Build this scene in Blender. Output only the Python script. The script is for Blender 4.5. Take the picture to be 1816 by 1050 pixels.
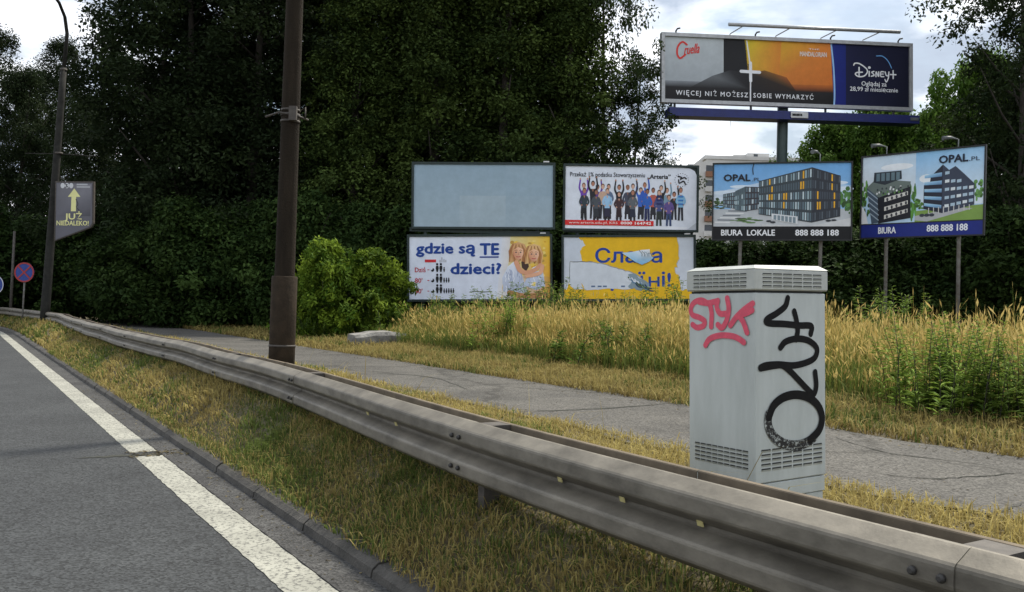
import bpy, math, random
import numpy as np
from mathutils import Vector, Matrix

sc = bpy.context.scene
col = sc.collection
for o in list(bpy.data.objects):
    bpy.data.objects.remove(o)

# ------------------------------------------------------------------ camera
F_PX = 1550.0                       # focal length in photograph pixels (1816 wide)
CAM_H = 1.35
ROLL = 0.03
PITCH = math.atan(23 / F_PX)
FW = Vector((0, math.cos(PITCH), math.sin(PITCH)))
R0 = Vector((1, 0, 0)); U0 = Vector((0, -math.sin(PITCH), math.cos(PITCH)))
RI = R0 * math.cos(ROLL) + U0 * math.sin(ROLL)
UP = -R0 * math.sin(ROLL) + U0 * math.cos(ROLL)
CP = Vector((0, 0, CAM_H))
cam = bpy.data.cameras.new('camera')
cam.sensor_fit = 'HORIZONTAL'; cam.sensor_width = 36
cam.lens = 36 * F_PX / 1816
cam.clip_start = 0.05; cam.clip_end = 5000
camo = bpy.data.objects.new('camera', cam); col.objects.link(camo)
camo.matrix_world = Matrix(((RI.x, UP.x, -FW.x, 0), (RI.y, UP.y, -FW.y, 0), (RI.z, UP.z, -FW.z, CAM_H), (0, 0, 0, 1)))
sc.camera = camo

# ------------------------------------------------------------------ sky, sun, exposure
SUN = Vector((0.55, 0.62, 1.20)).normalized()        # direction towards the sun
world = bpy.data.worlds.new('World'); sc.world = world
world.use_nodes = True
nt = world.node_tree; nt.nodes.clear()
def wn(t, **k):
    n = nt.nodes.new(t)
    for a, b in k.items(): setattr(n, a, b)
    return n
sky = wn('ShaderNodeTexSky', sky_type='NISHITA', sun_disc=False)
sky.sun_elevation = math.asin(SUN.z); sky.sun_rotation = math.atan2(SUN.x, SUN.y)
sky.air_density = 1.4; sky.dust_density = 2.0
tc = wn('ShaderNodeTexCoord')
sep = wn('ShaderNodeSeparateXYZ'); nt.links.new(tc.outputs['Generated'], sep.inputs[0])
zz = wn('ShaderNodeMath', operation='MAXIMUM'); zz.inputs[1].default_value = 0.0; nt.links.new(sep.outputs[2], zz.inputs[0])
za = wn('ShaderNodeMath', operation='ADD'); za.inputs[1].default_value = 0.22; nt.links.new(zz.outputs[0], za.inputs[0])
dv = wn('ShaderNodeVectorMath', operation='DIVIDE')
cmb = wn('ShaderNodeCombineXYZ')
for i in (0, 1, 2): nt.links.new(za.outputs[0], cmb.inputs[i])
nt.links.new(tc.outputs['Generated'], dv.inputs[0]); nt.links.new(cmb.outputs[0], dv.inputs[1])
nz = wn('ShaderNodeTexNoise'); nz.inputs['Scale'].default_value = 1.5; nz.inputs['Detail'].default_value = 7; nz.inputs['Roughness'].default_value = 0.55; nz.inputs['Distortion'].default_value = 0.4
mp = wn('ShaderNodeMapping'); mp.inputs['Location'].default_value = (3.1, 1.4, 0.6)
nt.links.new(dv.outputs[0], mp.inputs[0]); nt.links.new(mp.outputs[0], nz.inputs['Vector'])
rp = wn('ShaderNodeValToRGB'); rp.color_ramp.elements[0].position = 0.30; rp.color_ramp.elements[1].position = 0.44
nt.links.new(nz.outputs[0], rp.inputs[0])
nz2 = wn('ShaderNodeTexNoise'); nz2.inputs['Scale'].default_value = 3.2; nz2.inputs['Detail'].default_value = 6
nt.links.new(mp.outputs[0], nz2.inputs['Vector'])
rp2 = wn('ShaderNodeValToRGB')
rp2.color_ramp.elements[0].position = 0.42; rp2.color_ramp.elements[0].color = (4.6, 5.3, 6.4, 1)
rp2.color_ramp.elements[1].position = 0.60; rp2.color_ramp.elements[1].color = (14.0, 14.2, 14.6, 1)
nt.links.new(nz2.outputs[0], rp2.inputs[0])
mx = wn('ShaderNodeMix', data_type='RGBA'); mx.clamp_factor = True
nt.links.new(rp.outputs[0], mx.inputs[0]); nt.links.new(sky.outputs[0], mx.inputs[6]); nt.links.new(rp2.outputs[0], mx.inputs[7])
bg = wn('ShaderNodeBackground'); bg.inputs[1].default_value = 0.095
nt.links.new(mx.outputs[2], bg.inputs[0])
out = wn('ShaderNodeOutputWorld'); nt.links.new(bg.outputs[0], out.inputs[0])
sl = bpy.data.lights.new('sun', 'SUN'); sl.energy = 4.3; sl.angle = math.radians(5); sl.color = (1.0, 0.93, 0.80)
so = bpy.data.objects.new('sun', sl); col.objects.link(so)
so.rotation_euler = SUN.to_track_quat('Z', 'Y').to_euler(); so.location = (10, -10, 40)
vs = sc.view_settings
vs.view_transform = 'Standard'; vs.look = 'None'; vs.exposure = 0.42; vs.gamma = 1.0; vs.use_curve_mapping = False

# ------------------------------------------------------------------ photograph geometry -> world
def ray(px, py):
    return FW + RI * ((px - 908) / F_PX) - UP * ((py - 525) / F_PX)
def G(px, py, h=0.12):              # where a pixel meets the level z = h
    d = ray(px, py); return CP + d * ((h - CAM_H) / d.z)
def A(px, py, Y):                   # a pixel at distance Y
    d = ray(px, py); return CP + d * (Y / d.y)
# road frame: u along the road (forward-left), v across it (to the right)
DU = Vector((-0.539, 0.842, 0)).normalized(); DV = Vector((DU.y, -DU.x, 0))
UB, RB = 33.0, 75.0                 # the bend to the left begins at UB
def road(u, v, z=0.0):
    if u <= UB:
        p = DU * u + DV * v
    else:
        a = (u - UB) / RB
        c = DU * UB - DV * RB
        p = c + (DV * math.cos(a) + DU * math.sin(a)) * (RB + v)
    return Vector((p.x, p.y, z))
def uv_of(p): return p.x * DU.x + p.y * DU.y, p.x * DV.x + p.y * DV.y
def gz(v):                          # height of the ground across the road
    return float(np.interp(v, [1.9, 2.2, 2.5, 2.9, 3.5, 4.3, 5.4, 8.4, 10, 12.5, 16, 30, 80], [0.09, 0.27, 0.41, 0.42, 0.26, 0.15, 0.115, 0.12, 0.17, 0.30, 0.42, 0.45, 0.45]))

# ------------------------------------------------------------------ materials
def lin(c):
    return tuple(((x / 255) / 12.92 if x / 255 <= 0.04045 else ((x / 255 + 0.055) / 1.055) ** 2.4) for x in c)
def new_mat(name):
    m = bpy.data.materials.new(name); m.use_nodes = True
    n = m.node_tree; b = n.nodes['Principled BSDF']
    return m, n, b
def mat(name, c, rough=0.7, var=0.25, scale=6.0, c2=None, bump=0.0, bscale=60.0, metal=0.0, spec=0.5, coord='Object', streak=None):
    """Principled surface whose colour wanders between c and c2 by noise, with fine relief."""
    m, n, b = new_mat(name)
    t = n.nodes.new('ShaderNodeTexCoord')
    z = n.nodes.new('ShaderNodeTexNoise'); z.inputs['Scale'].default_value = scale; z.inputs['Detail'].default_value = 8; z.inputs['Roughness'].default_value = 0.65
    src = t.outputs[coord]
    if streak:
        mp_ = n.nodes.new('ShaderNodeMapping'); mp_.inputs['Scale'].default_value = streak
        n.links.new(src, mp_.inputs[0]); n.links.new(mp_.outputs[0], z.inputs['Vector'])
    else:
        n.links.new(src, z.inputs['Vector'])
    r = n.nodes.new('ShaderNodeValToRGB')
    if c2 is None: c2 = tuple(x * (1 - var) for x in c)
    r.color_ramp.elements[0].position = 0.34; r.color_ramp.elements[0].color = (*c2, 1)
    r.color_ramp.elements[1].position = 0.64; r.color_ramp.elements[1].color = (*c, 1)
    n.links.new(z.outputs[0], r.inputs[0]); n.links.new(r.outputs[0], b.inputs['Base Color'])
    b.inputs['Roughness'].default_value = rough; b.inputs['Metallic'].default_value = metal
    b.inputs['Specular IOR Level'].default_value = spec
    if bump:
        z2 = n.nodes.new('ShaderNodeTexNoise'); z2.inputs['Scale'].default_value = bscale; z2.inputs['Detail'].default_value = 5
        n.links.new(src, z2.inputs['Vector'])
        bp = n.nodes.new('ShaderNodeBump'); bp.inputs['Strength'].default_value = bump; bp.inputs['Distance'].default_value = 0.02
        n.links.new(z2.outputs[0], bp.inputs['Height']); n.links.new(bp.outputs[0], b.inputs['Normal'])
    return m
def leaf_mat(name, trans=0.3):
    m, n, b = new_mat(name)
    a = n.nodes.new('ShaderNodeAttribute'); a.attribute_name = 'Col'
    oi = n.nodes.new('ShaderNodeObjectInfo')
    hs = n.nodes.new('ShaderNodeHueSaturation')
    mr = n.nodes.new('ShaderNodeMapRange'); mr.inputs[3].default_value = 0.8; mr.inputs[4].default_value = 1.2
    n.links.new(oi.outputs['Random'], mr.inputs[0]); n.links.new(mr.outputs[0], hs.inputs['Value'])
    n.links.new(a.outputs['Color'], hs.inputs['Color']); n.links.new(hs.outputs[0], b.inputs['Base Color'])
    b.inputs['Roughness'].default_value = 0.75; b.inputs['Specular IOR Level'].default_value = 0.08
    tr = n.nodes.new('ShaderNodeBsdfTranslucent'); n.links.new(hs.outputs[0], tr.inputs[0])
    ms = n.nodes.new('ShaderNodeMixShader'); ms.inputs[0].default_value = trans
    n.links.new(b.outputs[0], ms.inputs[1]); n.links.new(tr.outputs[0], ms.inputs[2])
    n.links.new(ms.outputs[0], n.nodes['Material Output'].inputs[0])
    return m
def print_mat(name, rough=0.5):
    """Printed paper: colours from the print's own polygons, faint sheet-to-sheet blotching."""
    m, n, b = new_mat(name)
    a = n.nodes.new('ShaderNodeAttribute'); a.attribute_name = 'Col'
    t = n.nodes.new('ShaderNodeTexCoord')
    z = n.nodes.new('ShaderNodeTexNoise'); z.inputs['Scale'].default_value = 2.2; z.inputs['Detail'].default_value = 7; z.inputs['Roughness'].default_value = 0.7
    n.links.new(t.outputs['Object'], z.inputs['Vector'])
    mr = n.nodes.new('ShaderNodeMapRange'); mr.inputs[1].default_value = 0.3; mr.inputs[2].default_value = 0.7; mr.inputs[3].default_value = 0.86; mr.inputs[4].default_value = 1.04
    n.links.new(z.outputs[0], mr.inputs[0])
    hs = n.nodes.new('ShaderNodeHueSaturation'); n.links.new(mr.outputs[0], hs.inputs['Value']); n.links.new(a.outputs['Color'], hs.inputs['Color'])
    n.links.new(hs.outputs[0], b.inputs['Base Color'])
    b.inputs['Roughness'].default_value = rough; b.inputs['Specular IOR Level'].default_value = 0.3
    return m
def road_mat(name, c, c2, agg, crack=0.0, patch=0.5):
    """Asphalt: aggregate speckle, worn patches, optional cracks."""
    m, n, b = new_mat(name)
    t = n.nodes.new('ShaderNodeTexCoord')
    z = n.nodes.new('ShaderNodeTexNoise'); z.inputs['Scale'].default_value = patch; z.inputs['Detail'].default_value = 9; z.inputs['Roughness'].default_value = 0.7
    n.links.new(t.outputs['Object'], z.inputs['Vector'])
    r = n.nodes.new('ShaderNodeValToRGB')
    r.color_ramp.elements[0].position = 0.36; r.color_ramp.elements[0].color = (*c2, 1)
    r.color_ramp.elements[1].position = 0.64; r.color_ramp.elements[1].color = (*c, 1)
    n.links.new(z.outputs[0], r.inputs[0])
    v = n.nodes.new('ShaderNodeTexVoronoi'); v.inputs['Scale'].default_value = agg
    n.links.new(t.outputs['Object'], v.inputs['Vector'])
    sr = n.nodes.new('ShaderNodeSeparateColor'); n.links.new(v.outputs['Color'], sr.inputs[0])
    pw = n.nodes.new('ShaderNodeMapRange'); pw.inputs[1].default_value = 0.0; pw.inputs[2].default_value = 1.0; pw.inputs[3].default_value = 0.40; pw.inputs[4].default_value = 1.75
    n.links.new(sr.outputs[0], pw.inputs[0])
    mu = n.nodes.new('ShaderNodeMix'); mu.data_type = 'RGBA'; mu.blend_type = 'MULTIPLY'; mu.inputs[0].default_value = 1
    n.links.new(r.outputs[0], mu.inputs[6]); n.links.new(pw.outputs[0], mu.inputs[7])
    last = mu.outputs[2]; hgt = v.outputs['Distance']
    if crack:
        ns = n.nodes.new('ShaderNodeTexNoise'); ns.inputs['Scale'].default_value = 2.5; ns.inputs['Detail'].default_value = 6
        n.links.new(t.outputs['Object'], ns.inputs['Vector'])
        ad = n.nodes.new('ShaderNodeMix'); ad.data_type = 'RGBA'; ad.blend_type = 'LINEAR_LIGHT'; ad.inputs[0].default_value = 0.35
        n.links.new(t.outputs['Object'], ad.inputs[6]); n.links.new(ns.outputs['Color'], ad.inputs[7])
        vc = n.nodes.new('ShaderNodeTexVoronoi'); vc.feature = 'DISTANCE_TO_EDGE'; vc.inputs['Scale'].default_value = crack
        n.links.new(ad.outputs[2], vc.inputs['Vector'])
        cr = n.nodes.new('ShaderNodeValToRGB'); cr.color_ramp.elements[0].position = 0.004; cr.color_ramp.elements[0].color = (0.25, 0.25, 0.22, 1); cr.color_ramp.elements[1].position = 0.016
        n.links.new(vc.outputs[0], cr.inputs[0])
        m2 = n.nodes.new('ShaderNodeMix'); m2.data_type = 'RGBA'; m2.blend_type = 'MULTIPLY'; m2.inputs[0].default_value = 0.55
        n.links.new(last, m2.inputs[6]); n.links.new(cr.outputs[0], m2.inputs[7]); last = m2.outputs[2]
    n.links.new(last, b.inputs['Base Color'])
    b.inputs['Roughness'].default_value = 0.85; b.inputs['Specular IOR Level'].default_value = 0.3
    bp = n.nodes.new('ShaderNodeBump'); bp.inputs['Strength'].default_value = 0.5; bp.inputs['Distance'].default_value = 0.006
    n.links.new(hgt, bp.inputs['Height']); n.links.new(bp.outputs[0], b.inputs['Normal'])
    return m
def worn_paint(name, c, under, amount):
    m, n, b = new_mat(name)
    t = n.nodes.new('ShaderNodeTexCoord')
    z = n.nodes.new('ShaderNodeTexNoise'); z.inputs['Scale'].default_value = 34; z.inputs['Detail'].default_value = 8; z.inputs['Roughness'].default_value = 0.8
    n.links.new(t.outputs['Object'], z.inputs['Vector'])
    r = n.nodes.new('ShaderNodeValToRGB'); r.color_ramp.elements[0].position = amount; r.color_ramp.elements[0].color = (*under, 1)
    r.color_ramp.elements[1].position = amount + 0.07; r.color_ramp.elements[1].color = (*c, 1)
    n.links.new(z.outputs[0], r.inputs[0])
    z2 = n.nodes.new('ShaderNodeTexNoise'); z2.inputs['Scale'].default_value = 3; z2.inputs['Detail'].default_value = 6
    n.links.new(t.outputs['Object'], z2.inputs['Vector'])
    mr = n.nodes.new('ShaderNodeMapRange'); mr.inputs[1].default_value = .3; mr.inputs[2].default_value = .7; mr.inputs[3].default_value = .72; mr.inputs[4].default_value = 1.05
    n.links.new(z2.outputs[0], mr.inputs[0])
    hs = n.nodes.new('ShaderNodeHueSaturation'); n.links.new(mr.outputs[0], hs.inputs['Value']); n.links.new(r.outputs[0], hs.inputs['Color'])
    n.links.new(hs.outputs[0], b.inputs['Base Color']); b.inputs['Roughness'].default_value = 0.8
    bp = n.nodes.new('ShaderNodeBump'); bp.inputs['Strength'].default_value = .4; bp.inputs['Distance'].default_value = .004
    n.links.new(z.outputs[0], bp.inputs['Height']); n.links.new(bp.outputs[0], b.inputs['Normal'])
    return m

M = {}
M['asphalt'] = road_mat('asphalt', (0.037, 0.040, 0.042), (0.024, 0.026, 0.028), 75, patch=0.8)
M['gutter'] = road_mat('gutter_asphalt', (0.055, 0.055, 0.054), (0.028, 0.028, 0.028), 90, patch=2.5)
M['path'] = road_mat('path_asphalt', (0.082, 0.078, 0.070), (0.048, 0.046, 0.042), 60, crack=0.22, patch=0.7)
M['line'] = worn_paint('worn_line_paint', (0.32, 0.32, 0.275), (0.075, 0.075, 0.07), 0.42)
M['kerb'] = mat('kerb_concrete', (0.075, 0.070, 0.062), 0.9, c2=(0.035, 0.033, 0.029), scale=5, bump=0.6, bscale=50)
M['soil'] = mat('verge_soil', (0.115, 0.092, 0.048), 1.0, c2=(0.045, 0.04, 0.02), scale=9, bump=0.8, bscale=18)
M['rail'] = mat('galvanised_steel_dusty', (0.200, 0.182, 0.148), 0.55, c2=(0.092, 0.083, 0.067), scale=5.5, bump=0.12, bscale=20, metal=0.35, streak=(.6, .6, 1.3), spec=0.5)
M['rail_rear'] = mat('rear_beam_steel_dusty', (0.19, 0.155, 0.112), 0.85, c2=(0.10, 0.083, 0.062), spec=0.2, scale=3.4)
M['rail_dark'] = mat('rusty_post_steel', (0.075, 0.065, 0.055), 0.7, c2=(0.035, 0.03, 0.026), scale=14)
M['bolt'] = mat('bolt_steel', (0.03, 0.028, 0.026), 0.6, scale=30)
M['reflector'] = mat('reflector_yellow', (0.52, 0.46, 0.20), 0.35, scale=40)
M['concrete_pole'] = mat('pole_concrete_brown', (0.026, 0.020, 0.014), 0.95, c2=(0.014, 0.011, 0.008), spec=0.15, scale=9, bump=0.5, bscale=60, streak=(1, 1, 0.15))
M['jacket'] = mat('pole_jacket_steel', (0.040, 0.029, 0.019), 0.9, c2=(0.021, 0.016, 0.011), spec=0.15, scale=7, bump=0.3, bscale=40)
M['lamp_pole'] = mat('lamp_pole_grey', (0.034, 0.034, 0.031), 0.9, c2=(0.02, 0.02, 0.019), scale=6, spec=0.15)
M['cabinet'] = mat('cabinet_paint', (0.45, 0.49, 0.487), 0.5, c2=(0.37, 0.405, 0.40), scale=7, bump=0.03, bscale=300, streak=(1, 1, .22))
M['cabinet_lid'] = mat('cabinet_lid_paint', (0.42, 0.44, 0.415), 0.5, c2=(0.34, 0.36, 0.34), scale=6)
M['slot'] = mat('vent_slot_dark', (0.03, 0.032, 0.032), 0.8)
M['pink'] = mat('pink_spray', (0.66, 0.075, 0.13), 0.5, c2=(0.52, 0.06, 0.11), scale=30)
M['black'] = mat('black_spray', (0.006, 0.006, 0.007), 0.8, c2=(0.012, 0.012, 0.012), spec=0.15, scale=30)
M['black_dry'] = worn_paint('dry_black_spray', (0.46, 0.50, 0.49), (0.012, 0.012, 0.013), 0.52)
M['frame'] = mat('board_frame_green', (0.014, 0.032, 0.030), 0.6, c2=(0.008, 0.018, 0.017), scale=8)
M['frame_black'] = mat('board_frame_black', (0.012, 0.014, 0.016), 0.6, scale=8)
M['frame_grey'] = mat('board_frame_aluminium', (0.46, 0.47, 0.48), 0.45, scale=5, metal=0.3)
M['blue_beam'] = mat('catwalk_blue', (0.012, 0.022, 0.16), 0.5, c2=(0.009, 0.016, 0.11), scale=3)
M['mast'] = mat('mast_green', (0.055, 0.085, 0.085), 0.5, c2=(0.04, 0.065, 0.066), scale=4)
M['post'] = mat('post_grey', (0.17, 0.17, 0.16), 0.7, c2=(0.10, 0.085, 0.07), scale=6)
M['print'] = print_mat('printed_paper')
M['white'] = mat('white_enamel', (0.62, 0.63, 0.64), 0.5, scale=5)
M['lamp'] = mat('flood_lamp_grey', (0.13, 0.145, 0.15), 0.5, scale=5)
M['bark'] = mat('bark', (0.045, 0.038, 0.030), 0.95, c2=(0.02, 0.017, 0.014), scale=9, bump=0.8, bscale=25, streak=(1, 1, .25))
M['leaf'] = leaf_mat('leaf', 0.28)
M['grass'] = leaf_mat('grass_blade', 0.35)
M['slab'] = mat('old_concrete', (0.24, 0.235, 0.22), 0.9, c2=(0.09, 0.085, 0.08), scale=4, bump=0.9, bscale=14)
M['facade'] = mat('facade_white', (0.55, 0.55, 0.54), 0.8, c2=(0.46, 0.46, 0.45), scale=0.3)
M['facade_brown'] = mat('loggia_brown', (0.26, 0.13, 0.08), 0.8, scale=0.6)
M['pane'] = mat('window_pane', (0.05, 0.06, 0.07), 0.15, scale=1)
M['sign_blue'] = mat('sign_blue', (0.010, 0.045, 0.28), 0.4, scale=6)
M['sign_red'] = mat('sign_red', (0.36, 0.022, 0.025), 0.4, scale=6)

# ------------------------------------------------------------------ builders
def tag(o, label=None, cat=None, group=None, kind=None):
    if label: o['label'] = label
    if cat: o['category'] = cat
    if group: o['group'] = group
    if kind: o['kind'] = kind
    return o
def thing(name, label=None, cat=None, loc=(0, 0, 0), mw=None, group=None, kind=None):
    o = bpy.data.objects.new(name, None); col.objects.link(o)
    o.empty_display_size = 0.3
    if mw is not None: o.matrix_world = mw
    else: o.location = loc
    return tag(o, label, cat, group, kind)
def link(name, me, parent=None, loc=None, rot=None, scale=None):
    o = bpy.data.objects.new(name, me); col.objects.link(o)
    if parent: o.parent = parent
    if loc is not None: o.location = loc
    if rot is not None: o.rotation_euler = rot
    if scale is not None: o.scale = scale
    return o
class MB:
    def __init__(s): s.v = []; s.f = []; s.sm = []
    def add(s, vs, fs, smooth=False):
        n = len(s.v); s.v += [tuple(p) for p in vs]
        for f in fs: s.f.append([i + n for i in f]); s.sm.append(smooth)
        return s
    def box(s, lo, hi):
        x0, y0, z0 = lo; x1, y1, z1 = hi
        return s.add([(x0, y0, z0), (x1, y0, z0), (x1, y1, z0), (x0, y1, z0), (x0, y0, z1), (x1, y0, z1), (x1, y1, z1), (x0, y1, z1)],
                     [(0, 3, 2, 1), (4, 5, 6, 7), (0, 1, 5, 4), (1, 2, 6, 5), (2, 3, 7, 6), (3, 0, 4, 7)])
    def bevel_box(s, lo, hi, b):
        """box with chamfered edges"""
        x0, y0, z0 = lo; x1, y1, z1 = hi
        ring = lambda e, z: [(x0 + e, y0 + (b - e if e == 0 else 0), z)]
        def loop(i, z):      # octagon inset by i
            return [(x0 + b, y0 + i, z), (x1 - b, y0 + i, z), (x1 - i, y0 + b, z), (x1 - i, y1 - b, z), (x1 - b, y1 - i, z), (x0 + b, y1 - i, z), (x0 + i, y1 - b, z), (x0 + i, y0 + b, z)]
        def small(z): return [(x0 + b, y0 + b, z), (x1 - b, y0 + b, z), (x1 - b, y0 + b, z), (x1 - b, y1 - b, z), (x1 - b, y1 - b, z), (x0 + b, y1 - b, z), (x0 + b, y1 - b, z), (x0 + b, y0 + b, z)]
        L = [loop(b * .999, z0), loop(0, z0 + b), loop(0, z1 - b), loop(b * .999, z1)]
        vs = sum(L, []); fs = []
        for k in range(3):
            for i in range(8):
                j = (i + 1) % 8; fs.append((k * 8 + i, k * 8 + j, k * 8 + 8 + j, k * 8 + 8 + i))
        fs.append(tuple(range(7, -1, -1))); fs.append(tuple(range(24, 32)))
        return s.add(vs, fs)
    def tube(s, pts, rad, n=10, cap=True, smooth=True):
        pts = [Vector(p) for p in pts]
        if not hasattr(rad, '__len__'): rad = [rad] * len(pts)
        vs = []; fs = []
        ref = Vector((0.31, 0.95, 0.1))
        for i, p in enumerate(pts):
            t = (pts[min(i + 1, len(pts) - 1)] - pts[max(i - 1, 0)]).normalized()
            a = t.cross(ref)
            if a.length < 0.1: a = t.cross(Vector((1, 0, 0)))
            a.normalize(); b = t.cross(a)
            for k in range(n):
                w = 2 * math.pi * k / n
                vs.append(p + (a * math.cos(w) + b * math.sin(w)) * rad[i])
        for i in range(len(pts) - 1):
            for k in range(n):
                j = (k + 1) % n; fs.append((i * n + k, i * n + j, (i + 1) * n + j, (i + 1) * n + k))
        m = len(s.v); s.add(vs, fs, smooth)
        if cap:
            s.f.append([m + k for k in range(n)][::-1]); s.sm.append(False)
            s.f.append([m + (len(pts) - 1) * n + k for k in range(n)]); s.sm.append(False)
        return s
    def mesh(s, name, m):
        me = bpy.data.meshes.new(name); me.from_pydata(s.v, [], s.f)
        me.polygons.foreach_set('use_smooth', s.sm)
        me.materials.append(m); me.update()
        return me
    def build(s, name, m, parent=None, **k):
        return link(name, s.mesh(name, m), parent, **k)
def fast_mesh(name, verts, faces, cols, m, smooth=False):
    """numpy verts (N,3), faces (K,q), cols (N,3) -> mesh with a point colour attribute"""
    me = bpy.data.meshes.new(name)
    n, k, q = len(verts), len(faces), faces.shape[1]
    me.vertices.add(n); me.vertices.foreach_set('co', verts.astype(np.float32).ravel())
    me.loops.add(k * q); me.loops.foreach_set('vertex_index', faces.astype(np.int32).ravel())
    me.polygons.add(k); me.polygons.foreach_set('loop_start', np.arange(0, k * q, q, dtype=np.int32))
    me.update(calc_edges=True)
    at = me.color_attributes.new('Col', 'FLOAT_COLOR', 'POINT')
    c = np.ones((n, 4), np.float32); c[:, :3] = cols
    at.data.foreach_set('color', c.ravel())
    me.materials.append(m); me.validate()
    return me
def catmull(pts, n=8):
    pts = [np.array(p, float) for p in pts]
    if len(pts) < 3: return [tuple(pts[0] + (pts[1] - pts[0]) * t / n) for t in range(n + 1)]
    P = [2 * pts[0] - pts[1]] + pts + [2 * pts[-1] - pts[-2]]
    o = []
    for i in range(1, len(P) - 2):
        for k in range(n):
            t = k / n
            o.append(tuple(0.5 * ((2 * P[i]) + (-P[i - 1] + P[i + 1]) * t + (2 * P[i - 1] - 5 * P[i] + 4 * P[i + 1] - P[i + 2]) * t * t + (-P[i - 1] + 3 * P[i] - 3 * P[i + 1] + P[i + 2]) * t ** 3)))
    o.append(tuple(pts[-1])); return o
def stroke_strip(pts, w, taper=0.0):
    """2-D stroke -> left/right outline points with rounded ends: list of (left, right)"""
    pts = [np.array(p, float) for p in pts]; n = len(pts); o = []
    T = [pts[min(i + 1, n - 1)] - pts[max(i - 1, 0)] for i in range(n)]
    T = [t / (np.linalg.norm(t) + 1e-9) for t in T]
    h = w / 2
    for k in (80, 55, 30): o.append((pts[0] - T[0] * h * math.sin(math.radians(k)), T[0], h * math.cos(math.radians(k))))
    for i in range(n): o.append((pts[i], T[i], h * (1 - taper * i / n)))
    h *= 1 - taper
    for k in (30, 55, 80): o.append((pts[-1] + T[-1] * h * math.sin(math.radians(k)), T[-1], h * math.cos(math.radians(k))))
    return [(p + np.array((-t[1], t[0])) * r, p + np.array((t[1], -t[0])) * r) for p, t, r in o]

# text -> outlines
_txt = {}
def glyphs(body, weight=0.0, space=1.0, shear=0.0):
    key = (body, weight, space, shear)
    if key in _txt: return _txt[key]
    c = bpy.data.curves.new('lettering', 'FONT'); c.body = body; c.offset = weight; c.space_character = space; c.shear = shear; c.resolution_u = 2
    o = bpy.data.objects.new('lettering', c); col.objects.link(o)
    bpy.context.view_layer.update()
    me = bpy.data.meshes.new_from_object(o.evaluated_get(bpy.context.evaluated_depsgraph_get()))
    v = np.array([p.co[:2] for p in me.vertices]); f = [list(p.vertices) for p in me.polygons]
    bpy.data.objects.remove(o); bpy.data.curves.remove(c); bpy.data.meshes.remove(me)
    _txt[key] = (v, f); return v, f
class Print:
    """flat printed artwork on a board: x 0..1 across, y 0..1 up, layers 3 mm apart"""
    LAY = 0.003
    def __init__(s, w, h): s.w, s.h = w, h; s.v = []; s.f = []; s.c = []
    def p3(s, x, y, l): return ((x - 0.5) * s.w, -s.LAY * l, (y - 0.5) * s.h)
    def poly(s, pts, c, l=1):
        n = len(s.v); cs = c if isinstance(c[0], (tuple, list)) else [c] * len(pts)
        for (x, y), k in zip(pts, cs): s.v.append(s.p3(x, y, l)); s.c.append(lin(k))
        s.f.append(list(range(n, n + len(pts))))
    def rect(s, x0, y0, x1, y1, c, l=1, c_top=None):
        s.poly([(x0, y0), (x1, y0), (x1, y1), (x0, y1)], [c, c, c_top or c, c_top or c], l)
    def oval(s, x, y, rx, ry, c, l=1, n=14, a0=0.0):
        s.poly([(x + rx * math.cos(2 * math.pi * k / n + a0), y + ry * math.sin(2 * math.pi * k / n + a0)) for k in range(n)], c, l)
    def dabs(s, x, y, rx, ry, c, l=1, n=22, seed=1):
        r = random.Random(seed + int(x * 1000) + int(y * 777))
        for k in range(n):
            a = r.random() * 6.283; q = math.sqrt(r.random()); g = r.uniform(.65, 1.25)
            s.oval(x + rx * q * math.cos(a), y + ry * q * math.sin(a), rx * r.uniform(.18, .42), ry * r.uniform(.14, .30), tuple(min(255, v * g) for v in c), l + .06 * k, 7, r.random())
    def stroke(s, pts, w, c, l=1, smooth=True, taper=0.0):       # width as a fraction of the height
        a = s.w / s.h
        q = [(x * a, y) for x, y in pts]
        q = catmull(q, 6) if smooth and len(q) > 2 else q
        st = stroke_strip(q, w, taper); n = len(s.v)
        for i, (L, R) in enumerate(st):
            for e in (L, R): s.v.append(s.p3(e[0] / a, e[1], l + 0.2 * i / len(st))); s.c.append(lin(c))
        for i in range(len(st) - 1): s.f.append([n + 2 * i, n + 2 * i + 1, n + 2 * i + 3, n + 2 * i + 2])
    def text(s, body, x0, y0, x1, cap, c, l=5, weight=0.0, space=1.0, shear=0.0, slope=0.0):
        v, f = glyphs(body, 0.0, space, shear)
        lo, hi = v[:, 0].min(), v[:, 0].max()
        capv, _ = glyphs('H')
        ch = capv[:, 1].max() - capv[:, 1].min(); b = capv[:, 1].min()
        e = weight * 1.15 * cap / ch                     # heavier face: overprint shifted copies, each on its own layer
        ex = e * s.h / s.w
        sh = [(0, 0)] if weight == 0 else [(0, 0), (-ex, 0), (ex, 0), (0, -e * .8), (0, e * .8)]
        for k, (dx, dy) in enumerate(sh):
            n = len(s.v)
            for q in v:
                fx = (q[0] - lo) / (hi - lo)
                s.v.append(s.p3(x0 + fx * (x1 - x0) + dx, y0 + (q[1] - b) / ch * cap + slope * fx + dy, l + .25 * k)); s.c.append(lin(c))
            for g in f: s.f.append([i + n for i in g])
    def build(s, name, parent, m=None):
        me = bpy.data.meshes.new(name); me.from_pydata(s.v, [], s.f)
        at = me.color_attributes.new('Col', 'FLOAT_COLOR', 'POINT')
        at.data.foreach_set('color', np.array([(*[min(1, x * PRINT_GAIN) for x in k], 1) for k in s.c], np.float32).ravel())
        me.materials.append(m or M['print']); me.update()
        # make every face look towards -y (the viewer)
        flip = [p.index for p in me.polygons if p.normal.y > 0]
        for i in flip: me.polygons[i].flip()
        return link(name, me, parent)
PRINT_GAIN = 1.15

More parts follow.
